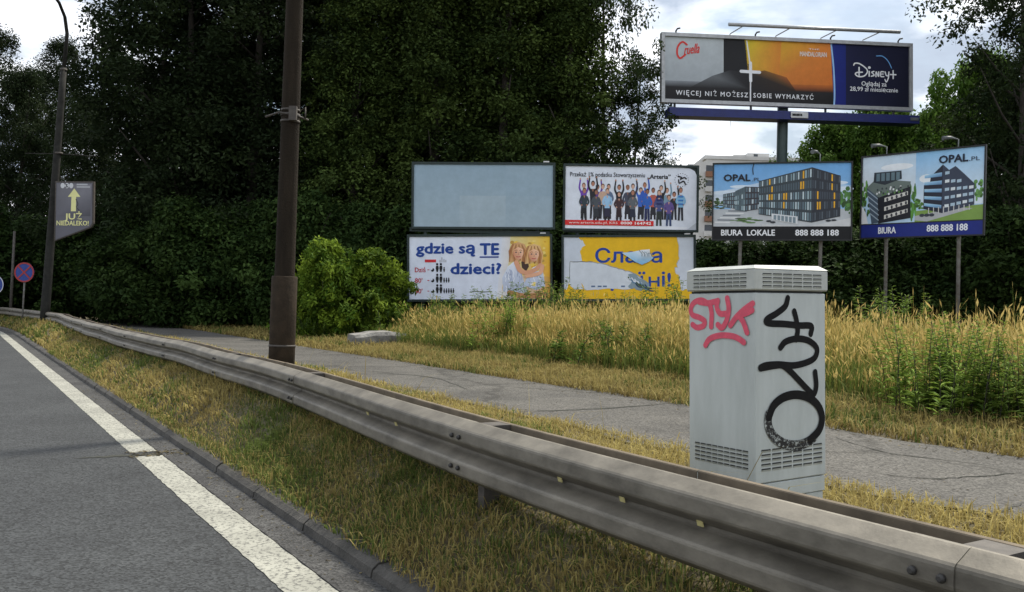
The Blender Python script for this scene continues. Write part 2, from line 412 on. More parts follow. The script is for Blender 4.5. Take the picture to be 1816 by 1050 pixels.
# ------------------------------------------------------------------ ground, road, path
def strip(name, us, vfun0, vfun1, z0, z1, m, nv=1, kind='structure', parent=None, jag=0.0, seed=1):
    r = random.Random(seed); b = MB(); vs = []
    for u in us:
        a, c = vfun0(u), vfun1(u)
        if jag: a += r.uniform(-jag, jag); c += r.uniform(-jag, jag)
        for k in range(nv + 1):
            t = k / nv; vs.append(road(u, a + (c - a) * t, z0 + (z1 - z0) * t))
    fs = [(i * (nv + 1) + k, i * (nv + 1) + k + 1, (i + 1) * (nv + 1) + k + 1, (i + 1) * (nv + 1) + k) for i in range(len(us) - 1) for k in range(nv)]
    b.add(vs, fs); o = b.build(name, m, parent)
    if not parent: o['kind'] = kind
    return o
US = [-14 + 1.0 * i for i in range(150)]
# the ground: one sheet to the horizon with the field's rise near the road
gvs = [-2500, -300, -60, -9, -8.6, 1.75, 1.92, 2.2, 2.5, 2.9, 3.5, 4.3, 5.4, 8.4, 10, 12.5, 16, 30, 60, 200, 900, 3000]
gus = [-900, -200, -60, -14] + [-12 + 4 * i for i in range(31)] + [125, 160]
b = MB(); vs = []
for u in gus:
    for v in gvs:
        z = -0.06 if -8.8 < v < 1.95 else (gz(v) if v >= 1.92 else 0.0)
        if v < -8.9: z = -0.05
        vs.append(road(u, min(v, 3000), z) if u < 120 else road(120, v, z) + (DU * (u - 120) * 0 if True else 0) + Vector((-(u - 120) * 20, (u - 120) * 12, 0)))
b.add(vs, [(i * len(gvs) + k, i * len(gvs) + k + 1, (i + 1) * len(gvs) + k + 1, (i + 1) * len(gvs) + k) for i in range(len(gus) - 1) for k in range(len(gvs) - 1) if gus[i] < 110])
tag(b.build('ground', M['soil']), kind='structure')
b = MB().add([(-4000, -4000, -0.09), (4000, -4000, -0.09), (4000, 4000, -0.09), (-4000, 4000, -0.09)], [(0, 1, 2, 3)])
tag(b.build('ground_horizon', M['soil']), kind='structure')
strip('road', US, lambda u: -8.5, lambda u: 1.60, 0, 0, M['asphalt'], 2)
strip('gutter', US, lambda u: 1.575, lambda u: 1.80, 0.004, 0.003, M['gutter'], 1)
# painted edge line: broken by the cut across the road at (255, 803)
ucut = uv_of(G(262, 806, 0))[0]
LV = 1.345
def line_piece(u0, u1):
    us = list(np.arange(u0, min(u1, 26), .06)) + list(np.arange(min(u1, 26), u1, .8)) + [u1]
    r = random.Random(int(u0 * 10)); b = MB(); vs = []
    for u in us:
        a, c = LV + r.uniform(-.005, .004), LV + 0.222 + r.uniform(-.005, .004)
        vs += [road(u, a, 0.004), road(u, c, 0.004)]
    b.add(vs, [(2 * i, 2 * i + 1, 2 * i + 3, 2 * i + 2) for i in range(len(us) - 1)])
    return b
lo = thing('edge_line', kind='structure')
line_piece(-14, ucut - 0.10).build('line_stripe', M['line'], lo)
line_piece(ucut + 0.12, 120).build('line_stripe', M['line'], lo)
b = MB(); r = random.Random(5)
pts = [(LV - 0.45 + 0.9 * i / 24, r.uniform(-.02, .02)) for i in range(25)]
vs = []
for i, (v, du) in enumerate(pts):
    w = 0.045 * math.sin(math.pi * (i + .4) / 25.8) + 0.006 * r.random()
    vs += [road(ucut + du - w, v, 0.0035), road(ucut + du + w, v, 0.0035)]
b.add(vs, [(2 * i, 2 * i + 1, 2 * i + 3, 2 * i + 2) for i in range(24)])
M['cut'] = mat('crack_filler', (0.032, 0.034, 0.026), 1.0, scale=20)
tag(b.build('road_cut', M['cut']), kind='structure')

# kerb of single stones
kerb = thing('kerb', kind='structure')
kme = {}
rk = random.Random(3)
for i in range(62):
    u0 = -6 + i * 1.0
    b = MB(); g = 0.008
    prof = [(0, -0.05), (0.018, 0.045), (0.05, 0.070), (0.15, 0.080), (0.15, -0.05)]
    p0, p1 = road(u0 + g, 1.775), road(u0 + 1 - g, 1.775)
    dz, dvv = rk.uniform(-.008, .006), rk.uniform(-.008, .008)
    vs = []
    for u in (u0 + g, u0 + 1 - g):
        for (a, z) in prof:
            vs.append(road(u, 1.775 + a + dvv, z + dz + rk.uniform(-.002, .002)))
    n = len(prof)
    b.add(vs, [(k, k + 1, n + k + 1, n + k) for k in range(n - 1)] + [tuple(range(n))[::-1], tuple(range(n, 2 * n))])
    b.build('kerb_stone', M['kerb'], kerb)

# asphalt path behind the barrier
UP_ = [-14 + 0.35 * i for i in range(330)]
strip('footpath', UP_, lambda u: 5.5 + 0.10 * math.sin(u * .9) + .05 * math.sin(u * 2.7), lambda u: 8.3 + 0.10 * math.sin(u * .7 + 1) + .06 * math.sin(u * 3.1), 0.135, 0.137, M['path'], 1, jag=0.05, seed=8)
def crack(pix, w, name='path_crack'):
    pts = [G(x, y, 0.1405) for x, y in pix]; r = random.Random(int(pix[0][0])); b = MB(); vs = []
    q = catmull([(p.x, p.y) for p in pts], 7)
    for i, (x, y) in enumerate(q):
        a = q[max(i - 1, 0)]; c = q[min(i + 1, len(q) - 1)]
        t = Vector((c[0] - a[0], c[1] - a[1], 0)).normalized(); nn = Vector((-t.y, t.x, 0))
        ww = w * r.uniform(.4, 1.2) * (0.25 + math.sin(math.pi * (i + .3) / len(q)))
        p = Vector((x, y, 0.1405)) + nn * r.uniform(-.02, .02)
        vs += [p - nn * ww, p + nn * ww]
    b.add(vs, [(2 * i, 2 * i + 1, 2 * i + 3, 2 * i + 2) for i in range(len(q) - 1)])
    return tag(b.build(name, M['cut']), kind='structure')
crack([(940, 729), (1010, 727), (1100, 722), (1180, 716)], 0.035)
crack([(1545, 838), (1640, 848), (1720, 845), (1812, 838)], 0.012)
crack([(1725, 922), (1760, 910), (1816, 893)], 0.012)
crack([(640, 660), (760, 668), (830, 690)], 0.02)
crack([(1480, 775), (1560, 800), (1650, 812), (1816, 833)], 0.010)

# ------------------------------------------------------------------ guard rail
RT = 0.77
rp_ = [(1816, 1008), (1539, 939), (1200, 851), (785, 745), (520, 655), (360, 619), (295, 602), (213, 586), (144, 570), (100, 556)]
ruv = sorted(uv_of(G(x, y, RT)) for x, y in rp_)
kf = np.polyfit([a for a, c in ruv[:4]], [c for a, c in ruv[:4]], 1); ruv = [(a, float(np.polyval(kf, a))) for a, c in ruv[:4]] + ruv[4:]
ru = np.array([-6] + [a for a, c in ruv] + [34, 40, 60, 95]); rv = np.array([float(np.polyval(kf, -6))] + [c for a, c in ruv] + [2.7, 2.4, 2.3, 2.3])
ks = np.ones(15) / 15
ug = np.arange(-8, 96, 0.25); vg = np.interp(ug, ru, rv); vg = np.convolve(np.pad(vg, 7, mode='reflect', reflect_type='odd'), ks, 'valid')
rnd = np.random.default_rng(4)
zg = 0.007 * np.sin(ug * 0.62 + 1) + 0.005 * np.sin(ug * 1.7)
zg *= np.clip((ug - 4) / 6, 0, 1); vg = vg + 0.012 * np.sin(ug * 1.1) * np.clip((ug - 6) / 6, 0, 1)
def rail_v(u): return float(np.interp(u, ug, vg))
def rail_z(u): return float(np.interp(u, ug, zg))
def u_at(px, off=0.0, h=0.6):                        # where the vertical plane of a pixel column crosses the rail
    best = None
    for u in np.arange(0.2, 40, 0.02):
        p = road(u, rail_v(u) + off, h) - CP
        x = 908 + F_PX * p.dot(RI) / p.dot(FW)
        if best is None or abs(x - px) < best[0]: best = (abs(x - px), u)
    return best[1]
WR = [(.016, 0), (.003, .002), (0, .006), (0, .304), (.003, .308), (.016, .31)]
WP = [(.004, 0), (.012, .001), (.022, .006), (.074, .034), (.081, .041), (.083, .050), (.083, .094), (.081, .102), (.074, .110), (.014, .143), (.008, .149), (.008, .161), (.014, .167), (.074, .200), (.081, .208), (.083, .216), (.083, .260), (.081, .269), (.074, .276), (.022, .304), (.012, .309), (.004, .31)]
rail = thing('guardrail', 'long grey double sided steel guardrail running along the kerb', 'guardrail', loc=road(6, 2.3, 0.1))
RIN = rail.matrix_world.inverted()
def beam(u0, u1, side, voff, ztop, step=0.25, mm_=None):
    WQ = WR if mm_ else WP
    n = max(2, int((u1 - u0) / step) + 1); vs = []; k = len(WQ)
    for i in range(n):
        u = u0 + (u1 - u0) * i / (n - 1)
        v0 = rail_v(u) + voff; dz = rail_z(u)
        for (a, z) in WQ: vs.append(road(u, v0 - side * a, ztop - .31 + z + dz))
        for (a, z) in WQ[::-1]: vs.append(road(u, v0 - side * a + side * .004, ztop - .31 + z + dz))
    m = 2 * k; fs = []
    for i in range(n - 1):
        for j in range(m):
            jj = (j + 1) % m; fs.append((i * m + j, i * m + jj, (i + 1) * m + jj, (i + 1) * m + j))
    b = MB(); T = Matrix.Translation(-rail.location)
    b.add([T @ p for p in vs], fs, False); b.f.append(list(range(m))); b.f.append([(n - 1) * m + j for j in range(m)][::-1]); b.sm += [False, False]
    return b.build('beam', mm_ or M['rail'], rail)
uj = u_at(795, 0.0)                                  # the joint seen in the middle of the picture
joints = [-4.6, -1.6, 1.42, uj, 7.38, 10.16, 13.3, 16.2] + [19.2 + 3 * k for k in range(16)]
for i in range(len(joints) - 1):
    o = beam(joints[i] - (0.16 if i else 0), joints[i + 1], 1, 0.083 + 0.0045 * (i % 2), RT)
    beam(joints[i] + 1.0, joints[i + 1] + 0.998, -1, 0.083 + 0.175 + 0.0045 * (i % 2), RT - 0.012, 0.5, M['rail_rear'])
# posts, spacers, bolts, reflectors
pu = [u_at(1716, .12, .75), u_at(893, .12, .75), u_at(578, .12, .75), u_at(415, 0.1, .3), u_at(304, 0.1, .3), u_at(243, 0.1, .3)]
print('post u', [round(x, 2) for x in pu], 'joint', round(uj, 2))
post_us = [j - 0.16 for j in joints[1:-1]]
MI = {}
def local(p): return Vector(p) - rail.location
bme = MB().tube([(0, 0, 0), (0, -.008, 0), (0, -.014, 0)], [.013, .012, .007], 8).mesh('bolt', M['bolt'])
b = MB()
for (x0, y0, x1, y1) in ((-.03, -.05, .03, -.044), (-.03, .044, .03, .05), (-.03, -.044, -.024, .044)): b.box((x0, y0, 0), (x1, y1, 1))
pme = b.mesh('post', M['rail_dark'])
b = MB(); b.box((-.06, -.08, .0), (.06, .08, .008)); b.box((-.06, -.08, -.20), (-.052, .08, -.0)); b.box((.052, -.08, -.2), (.06, .08, 0))
spme = b.mesh('spacer', M['rail_dark'])
ang = lambda u: math.atan2(DU.y, DU.x) + (max(0, u - UB) / RB)
for u in post_us:
    v = rail_v(u)
    a = ang(u)
    link('post', pme, rail, local(road(u, v + 0.17, 0.0)), (0, 0, a), (1, 1, 0.70 + rail_z(u)))
    link('spacer', spme, rail, local(road(u, v + 0.17, RT - 0.022 + rail_z(u))), (0, 0, a))
bolt_us = joints
for u in bolt_us:
    for du in (-0.13, -0.05):
        for z in (.233, .077):
            p = local(road(u + du, rail_v(u + du) - 0.0035, RT - .31 + z + rail_z(u)))
            link('bolt', bme, rail, p, (0, 0, ang(u) + math.pi))
rme = MB().bevel_box((-.016, -.006, -.016), (.016, 0, .016), .003).mesh('reflector', M['reflector'])
for px in (650, 700, 990, 1103, 1240):
    u = u_at(px, .05, .6)
    link('reflector', rme, rail, local(road(u, rail_v(u) + 0.06, RT - .14)), (0.3, 0, ang(u) + math.pi))

# ------------------------------------------------------------------ roadside cabinet
YC = 4.97
cor = A(1341, 900, YC)
cor.z = 0.10
CB = Matrix.Translation(cor) @ Matrix.Rotation(-0.028, 4, 'Y') @ Matrix.Rotation(math.radians(32.0), 4, 'Z')
# local axes: x to the right along the right-hand face, y along the road-facing left-hand face, corner at the origin
cab = thing('utility_cabinet', 'tall grey metal roadside cabinet with pink and black graffiti behind the guardrail', 'cabinet', mw=CB)
ZB = A(1341, 860, YC).z - 0.10; ZL = A(1341, 517, YC).z - 0.10; ZT = A(1341, 476, YC).z - 0.10
WX, WY = 0.61, 0.535
print('cabinet z', ZB, ZL, ZT)
MB().bevel_box((0.012, 0.012, 0), (WX - .012, WY - .012, ZB - 0.10), .004).build('plinth', M['cabinet'], cab)
MB().bevel_box((0.004, 0.004, ZB - .096), (WX - .004, WY - .004, ZB - .005), .004).build('plinth_cap', M['cabinet'], cab)
MB().bevel_box((0, 0, ZB), (WX, WY, ZL - .006), .006).build('body', M['cabinet'], cab)
MB().box((0.012, 0.012, ZL - .007), (WX - .012, WY - .012, ZL + .006)).build('lid_gap', M['slot'], cab)
lid = MB(); e = .012
lid.bevel_box((-e, -e, ZL + .008), (WX + e, WY + e, ZT), .008).build('lid', M['cabinet_lid'], cab)
tp = MB(); tp.add([(-e, -e, ZT + .001), (WX + e, -e, ZT + .001), (WX + e, WY + e, ZT + .001), (-e, WY + e, ZT + .001), (.03, .03, ZT + .022), (WX - .03, .03, ZT + .03), (WX - .03, WY - .03, ZT + .03), (.03, WY - .03, ZT + .022)],
    [(0, 1, 5, 4), (1, 2, 6, 5), (2, 3, 7, 6), (3, 0, 4, 7), (4, 5, 6, 7), (3, 2, 1, 0)])
tp.build('lid_top', M['cabinet_lid'], cab)
def vent(face, s0, s1, z0, z1, cols, rows, off, parent):
    """rows of pressed louvres: dark slot with a proud lip below it"""
    b = MB(); b2 = MB(); L = WX if face == 'r' else WY
    for c in range(cols):
        a0 = s0 + (s1 - s0) * (c + .06) / cols; a1 = s0 + (s1 - s0) * (c + .90) / cols
        for r_ in range(rows):
            z = z0 + (z1 - z0) * (r_ + .5) / rows; h = (z1 - z0) / rows
            sl0, sl1 = z - .14 * h, z + .24 * h
            d0, d1 = off - .0012, off - .006
            if face == 'r':
                b.box((a0, d0 - .0005, sl0), (a1, off + .001, sl1))
                b2.add([(a0, off, sl0), (a1, off, sl0), (a1, d1, sl0 + .12 * h), (a0, d1, sl0 + .12 * h), (a0, off, sl0 - .30 * h), (a1, off, sl0 - .30 * h)], [(4, 5, 2, 3), (0, 3, 2, 1), (0, 4, 3), (1, 2, 5)])
            else:
                b.box((d0 - .0005, a0, sl0), (off + .001, a1, sl1))
                b2.add([(off, a0, sl0), (off, a1, sl0), (d1, a1, sl0 + .12 * h), (d1, a0, sl0 + .12 * h), (off, a0, sl0 - .30 * h), (off, a1, sl0 - .30 * h)], [(4, 3, 2, 5), (0, 1, 2, 3), (0, 3, 4), (1, 5, 2)])
    v = b.build('vent', M['slot'], parent)
    b2.build('louvre', M['cabinet'], v)
LH = ZT - ZL
vent('l', .05, WY - .05, ZL + .16 * LH, ZL + .86 * LH, 8, 4, -e, cab)
vent('r', .045, WX - .045, ZL + .16 * LH, ZL + .86 * LH, 6, 4, -e, cab)
vent('l', .05, WY - .05, ZB + .07, ZB + .19, 9, 5, 0, cab)
vent('r', .045, WX - .03, ZB + .065, ZB + .20, 6, 5, 0, cab)
vent('r', .045, WX - .045, ZB - .26, ZB - .125, 6, 5, .012, cab)
# graffiti, drawn in the close-up's coordinates and carried onto the two faces
def face_pt(face, x, y):
    if face == 'l':
        s = (330 - x) / 253; yt = 163 + 5 * (1 - s); yb = 857 + 61 * (1 - s)
        # undo the perspective across the face
        q = s / (s + (1 - s) * (5.42 / 4.97)) if True else s
        s = s * 4.97 / (5.42 - s * (5.42 - 4.97)) if False else s * 1.0
        return ('l', (s * (1 + 0.08 * (s - 1))) * WY, ZB + (ZL - ZB) * (yb - y) / (yb - yt))
    s = (x - 330) / 275; yt = 168 - 5 * s; yb = 918 - 21 * s
    return ('r', (s * (1 + 0.06 * (s - 1))) * WX, ZB + (ZL - ZB) * (yb - y) / (yb - yt))
def graffiti(face, strokes, w, m, name, lay0=0.0022, taper=0.0):
    b = MB()
    for k, st in enumerate(strokes):
        pts = [face_pt(face, *p)[1:] for p in st]
        q = catmull(pts, 7); ss = stroke_strip(q, w, taper)
        n = len(ss); vs = []
        for i, (L, R) in enumerate(ss):
            off = -(lay0 + 0.0006 * k + 0.0005 * i / n)
            for e_ in (L, R): vs.append((off, e_[0], e_[1]) if face == 'l' else (e_[0], off, e_[1]))
        b.add(vs, [(2 * i, 2 * i + 1, 2 * i + 3, 2 * i + 2) for i in range(n - 1)])
    return b.build(name, m, cab)
graffiti('l', [[(152, 208), (126, 194), (98, 202), (85, 226), (92, 250), (118, 261), (138, 276), (134, 294), (110, 300), (92, 288)],
               [(118, 200), (150, 206), (184, 200)], [(158, 206), (166, 245), (164, 298)],
               [(190, 198), (186, 222), (198, 248), (222, 250)], [(226, 190), (232, 230), (224, 275), (206, 304), (190, 292)],
               [(238, 296), (262, 264), (292, 236), (324, 214)], [(322, 240), (296, 252), (272, 258), (288, 285), (302, 326)],
               [(143, 370), (160, 346), (200, 334), (245, 338), (272, 350), (290, 364)]], 0.036, M['pink'], 'graffiti_pink')
graffiti('r', [[(457, 190), (447, 222), (412, 252), (382, 270), (372, 284), (392, 291), (440, 292), (500, 297), (548, 299), (546, 330)],
               [(482, 242), (490, 275), (495, 318), (489, 352)],
               [(428, 385), (448, 362), (492, 350), (538, 358), (569, 388), (562, 424), (530, 444), (478, 456), (420, 452), (372, 455), (350, 464)],
               [(350, 466), (400, 457), (436, 456), (468, 482), (505, 522), (540, 560), (556, 572), (566, 540), (562, 484)]], 0.040, M['black'], 'graffiti_black')
el = [(484 + 104 * math.cos(t), 671 + 99 * math.sin(t)) for t in [math.radians(-172 + k * 28.5) for k in range(9)]]
graffiti('r', [el], 0.052, M['black'], 'graffiti_black', 0.005)
el = [(484 + 106 * math.cos(t), 671 + 102 * math.sin(t)) for t in [math.radians(46 + k * 18.5) for k in range(9)]]
graffiti('r', [el], 0.060, M['black_dry'], 'graffiti_black', 0.0045)

# ------------------------------------------------------------------ poles by the road
def pole_thing(name, label, base, top, r0, r1, m, cat='pole', n=16):
    t = thing(name, label, cat, loc=base); b = MB()
    d = Vector(top) - Vector(base)
    b.tube([(0, 0, -.1)] + [d * k / 8 for k in range(1, 9)], [r0] + [r0 + (r1 - r0) * k / 8 for k in range(1, 9)], n)
    b.build('shaft', m, t); return t, d
YP = 9.4
pb = A(497, 700, YP); pb.z = 0.1
pt = A(527, -120, YP)
pole, d = pole_thing('concrete_pole', 'brown concrete pole with thicker sleeve at its foot behind the guardrail', pb, pt, 0.116, 0.088, M['concrete_pole'])
du = d.normalized()
zj = (A(500, 490, YP) - pb).length
b = MB().tube([du * -.1, du * (zj - .01), du * zj], [.142, .138, .130], 16); b.build('sleeve', M['jacket'], pole)
zc = (A(498, 613, YP) - pb).length
MB().tube([du * (zc - .012), du * (zc + .012)], .1435, 16).build('clamp_band', M['rail_dark'], pole)
zk = (A(515, 208, YP) - pb).length
for dz in (-.05, .02, .07): MB().tube([du * (zk + dz - .012), du * (zk + dz + .012)], .106, 16).build('clamp_band', M['rail_dark'], pole)
kp = du * zk
MB().tube([kp + Vector((-.26, -.03, -.01)), kp + Vector((-.10, -.09, .03)), kp + Vector((.09, -.10, .0)), kp + Vector((.2, -.02, -.03))], .011, 6).build('bracket', M['rail_dark'], pole)
MB().box(kp + Vector((.02, -.155, -.06)), kp + Vector((.10, -.10, .09))).build('bracket', M['rail_dark'], pole)
MB().tube([kp + Vector((.12, -.06, .06)), kp + Vector((.17, -.05, .10)), kp + Vector((.175, -.05, -.02))], .009, 6).build('hook', M['rail_dark'], pole)

YL = 30.0
lb = A(78, 575, YL); lb.z = 0.1
lt = A(113, 120, YL)
lamp, d = pole_thing('street_lamp', 'tall grey lamp post with curved arm carrying an advertising panel', lb, lt, 0.155, 0.10, M['lamp_pole'], 'street lamp')
arm = [A(113, 126, YL), A(119, 60, YL), A(115, 30, YL - .3), A(105, 5, YL - .9), A(90, -15, YL - 1.8), A(60, -35, YL - 3)]
MB().tube([p - lb for p in arm], [.07, .06, .055, .05, .05, .05], 8).build('arm', M['lamp_pole'], lamp)
hd = arm[-1] - lb
MB().bevel_box(hd + Vector((-.9, -.18, -.1)), hd + Vector((.05, .18, .06)), .05).build('lamp_head', M['lamp'], lamp)
for py, r_ in ((272, .14), (124, .115)):
    q = A(104 if py > 200 else 113, py, YL) - lb
    MB().tube([q - Vector((0, 0, .03)), q + Vector((0, 0, .03))], r_, 12).build('clamp_band', M['rail_dark'], lamp)
cw = A(45, 272, YL) - lb; ce = A(170, 277, YL) - lb
MB().tube([cw, A(104, 273, YL) - lb, ce], .012, 5).build('crossbar', M['lamp_pole'], lamp)

def frame_from(TL, TR, BR, BL, Yl, Yr):
    """upright board from its four picture corners and the distance of its two ends -> matrix, width, height"""
    lt_, lb_ = A(*TL, Yl), A(*BL, Yl); rt_, rb_ = A(*TR, Yr), A(*BR, Yr)
    L = (lt_ + lb_) / 2; R = (rt_ + rb_) / 2
    ex = (R - L).normalized(); up = ((lt_ - lb_) + (rt_ - rb_)).normalized()
    ey = up.cross(ex).normalized(); ez = ex.cross(ey)
    c = (L + R) / 2; w = (R - L).length; h = ((lt_ - lb_).length + (rt_ - rb_).length) / 2
    mw = Matrix(((ex.x, ey.x, ez.x, c.x), (ex.y, ey.y, ez.y, c.y), (ex.z, ey.z, ez.z, c.z), (0, 0, 0, 1)))
    return mw, w, h
# advertising panel on the lamp post
mw, w, h = frame_from((99, 321), (169, 322), (163, 428), (95, 428), YL - .35, YL - .35)
ad = thing('pole_advert', 'dark grey advert panel with yellow arrow hung on the lamp post', 'advert', mw=mw)
sh = [(-.5, -.5), (.44, -.27), (.5, -.20), (.5, .5), (-.5, .5)]
def slab(b, pts, w, h, y0, y1):
    n = len(pts); b.add([(x * w, y0, z * h) for x, z in pts] + [(x * w, y1, z * h) for x, z in pts],
        [tuple(range(n)), tuple(range(2 * n - 1, n - 1, -1))] + [(i, n + i, n + (i + 1) % n, (i + 1) % n) for i in range(n)])
b = MB(); slab(b, sh, w, h, 0, .10); b.build('case', M['rail_dark'], ad)
P = Print(w, h)
ins = [(.5 + x * .93, .5 + z * .95) for x, z in sh]
P.poly(ins, (92, 92, 100), 2)
P.poly([(.02 + .04, .42), (.92, .42), (.94, .95), (.06, .95)], [(92, 92, 100), (70, 70, 78), (120, 120, 128), (100, 100, 106)], 3)
Y1 = (214, 212, 150)
P.poly([(.42, .50), (.55, .50), (.55, .74), (.66, .74), (.50, .88), (.34, .74), (.43, .74)], Y1, 4)
P.text('JUŻ', .27, .365, .70, .095, Y1, 5, weight=.03)
P.text('NIEDALEKO!', .06, .265, .88, .075, Y1, 5, weight=.02)
for k, x in enumerate((.20, .31, .42)): P.oval(x, .925, .055, .045, (190, 192, 196), 4 + k * .3)
P.stroke([(.27, .95), (.32, .94), (.29, .925), (.33, .905), (.27, .90)], .012, (60, 60, 66), 6)
for y in (.945, .905): P.rect(.56, y - .012, .84 if y > .92 else .90, y + .012, (165, 168, 172), 4)
P.stroke([(.55, .70), (.60, .62), (.56, .57), (.63, .52)], .012, (55, 55, 60), 6)
P.build('poster', ad)

# round no-stopping sign, blue sign at the frame's edge, thin post
def post(t, top, bottom, r, m, name='post', n=8):
    return MB().tube([bottom, top], r, n).build(name, m, t)
def disc(t, c, rad, th, m, name, r_in=0.0, n=28, y=0.0):
    b = MB(); vs = []
    for k in range(n):
        a = 2 * math.pi * k / n
        for rr in (rad, r_in) if r_in else (rad,):
            vs += [(c[0] + rr * math.cos(a), y, c[2] + rr * math.sin(a)), (c[0] + rr * math.cos(a), y + th, c[2] + rr * math.sin(a))]
    if r_in:
        f = []
        for k in range(n):
            i, j = 4 * k, 4 * ((k + 1) % n)
            f += [(i, j, j + 2, i + 2), (i + 1, i + 3, j + 3, j + 1), (i, i + 1, j + 1, j), (i + 2, j + 2, j + 3, i + 3)]
        b.add(vs, f)
    else:
        b.add(vs, [tuple(2 * k for k in range(n)), tuple(2 * k + 1 for k in range(n))[::-1]] + [(2 * k, 2 * k + 1, 2 * ((k + 1) % n) + 1, 2 * ((k + 1) % n)) for k in range(n)])
    return b.build(name, m, t)
YS = 33.0
sb = A(38, 560, YS); sb.z = .1; scn = A(43, 483, YS)
sg = thing('no_stopping_sign', 'round blue no stopping sign with red rim and red cross', 'road sign', loc=sb)
c = scn - sb; R_ = 17.5 / F_PX * YS
post(sg, c + Vector((.0, .06, .2)), Vector((0, .06, -.1)), .03, M['post'])
disc(sg, c, R_, .02, M['sign_blue'], 'sign_plate')
disc(sg, c, R_ * 1.01, .008, M['sign_red'], 'rim', R_ * .86, y=-.012)
for s in (1, -1):
    b = MB(); a = math.radians(45) * s; dx, dz = math.cos(a), math.sin(a); t_ = R_ * .07; L = R_ * .88
    y0 = -.014 if s > 0 else -.018
    b.add([(c[0] + dx * L - dz * t_, y0, c[2] + dz * L + dx * t_), (c[0] + dx * L + dz * t_, y0, c[2] + dz * L - dx * t_), (c[0] - dx * L + dz * t_, y0, c[2] - dz * L - dx * t_), (c[0] - dx * L - dz * t_, y0, c[2] - dz * L + dx * t_)], [(3, 2, 1, 0)])
    b.build('cross_bar', M['sign_red'], sg)
bb = A(-8, 560, YS - 2); bb.z = .1; bc = A(-12, 505, YS - 2) - bb
bs = thing('blue_road_sign', 'plain blue road sign cut by the left edge of the photo', 'road sign', loc=bb)
disc(bs, bc, .36, .02, M['sign_blue'], 'sign_plate'); disc(bs, bc, .365, .006, M['white'], 'rim', .34, y=-.010)
post(bs, bc + Vector((0, .06, .2)), Vector((0, .06, -.1)), .03, M['post'])
tb = A(18, 560, YS + 3); tb.z = .1
tp_ = thing('thin_post', 'thin dark post beside the round blue and red sign', 'post', loc=tb)
MB().tube([(0, 0, -.1), A(26, 410, YS + 3) - tb], [.06, .045], 8).build('shaft', M['rail_dark'], tp_)

# ------------------------------------------------------------------ billboards
def rim(t, w, h, bw, th, m, x=0.0, z=0.0, y0=-.05):
    """four frame bars butted end to end round a panel"""
    for lo_, hi_ in (((-w / 2 - bw, h / 2), (w / 2 + bw, h / 2 + bw)), ((-w / 2 - bw, -h / 2 - bw), (w / 2 + bw, -h / 2)), ((-w / 2 - bw, -h / 2), (-w / 2, h / 2)), ((w / 2, -h / 2), (w / 2 + bw, h / 2))):
        MB().box((lo_[0] + x, y0, lo_[1] + z), (hi_[0] + x, y0 + th, hi_[1] + z)).build('frame_bar', m, t)
def panel_local(parent, mw_parent, mw, name, label=None):
    e = bpy.data.objects.new(name, None); col.objects.link(e); e.parent = parent
    e.matrix_local = mw_parent.inverted() @ mw
    if label: e['label'] = label
    return e
def backing(t, w, h, m, y=.004, th=.06):
    MB().box((-w / 2, y, -h / 2), (w / 2, y + th, h / 2)).build('backing', m, t)

# --- four poster boards in two double-deck stands
YBd = 33.0
def double_stand(label, up_c, lo_c, label_u, label_l):
    mu, wu, hu = frame_from(*up_c, YBd, YBd); ml, wl, hl = frame_from(*lo_c, YBd, YBd)
    base = (mu.translation + ml.translation) / 2; base.z = 0.4
    t = thing('double_billboard', label, 'billboard', loc=base, group='double deck poster stands in the tall grass')
    m0 = Matrix.Translation(base)
    res = []
    for mm, w, h, lb_ in ((mu, wu, hu, label_u), (ml, wl, hl, label_l)):
        p = panel_local(t, m0, mm, 'poster_panel', lb_)
        # thing > poster_panel > pieces
        MB().box((-w / 2 + .002, .004, -h / 2 + .002), (w / 2 - .002, .07, h / 2 - .002)).build('backing', M['frame'], p)
        rim(p, w, h, .085, .12, M['frame'])
        lm = MB().bevel_box((w * .43, -.05, h / 2 + .087), (w * .43 + .22, .04, h / 2 + .14), .01); lm.build('lamp', M['white'], p)
        res.append((p, w, h))
    mid = ml.translation
    for s in (-.40, .0, .40):
        p = m0.inverted() @ (ml @ Vector((wl * s, .16, 0))); q = m0.inverted() @ (mu @ Vector((wu * s, .16, hu * .48)))
        MB().tube([(p.x, p.y, -.5), (p.x, p.y, p.z), q], .07, 8).build('post', M['frame'], t)
    # dark sheet bar between the decks
    a = m0.inverted() @ (ml @ Vector((0, .09, hl / 2 + .20)))
    MB().box((a.x - wl * .5, a.y - .02, a.z - .075), (a.x + wl * .5, a.y + .05, a.z + .075)).build('cross_rail', M['frame'], t)
    return t, res
t1, (pa, pb_) = double_stand('dark green double billboard with blank blue panel above family poster',
    ((736, 291), (982, 293), (979, 403), (732, 402)), ((728, 420), (977, 419), (974, 530), (724, 531)),
    'blank pale blue poster panel', 'white poster with blue lettering and two girls')
t2, (pc, pd) = double_stand('dark green double billboard with crowd poster above torn yellow poster',
    ((1004, 294), (1238, 298), (1232, 408), (1001, 405)), ((1001, 421), (1231, 420), (1229, 530), (999, 530)),
    'white poster with a cheering crowd', 'torn yellow poster with blue lettering')

# blank board
P = Print(pa[1], pa[2]); W2 = (150, 178, 196)
P.rect(0, 0, 1, 1, (152, 170, 182), 0.6, (140, 162, 178)); P.rect(.33, 0, .66, .5, (155, 172, 183), 1.5); P.rect(.66, .5, 1, 1, (144, 165, 180), 1.5)
P.build('poster', pa[0])

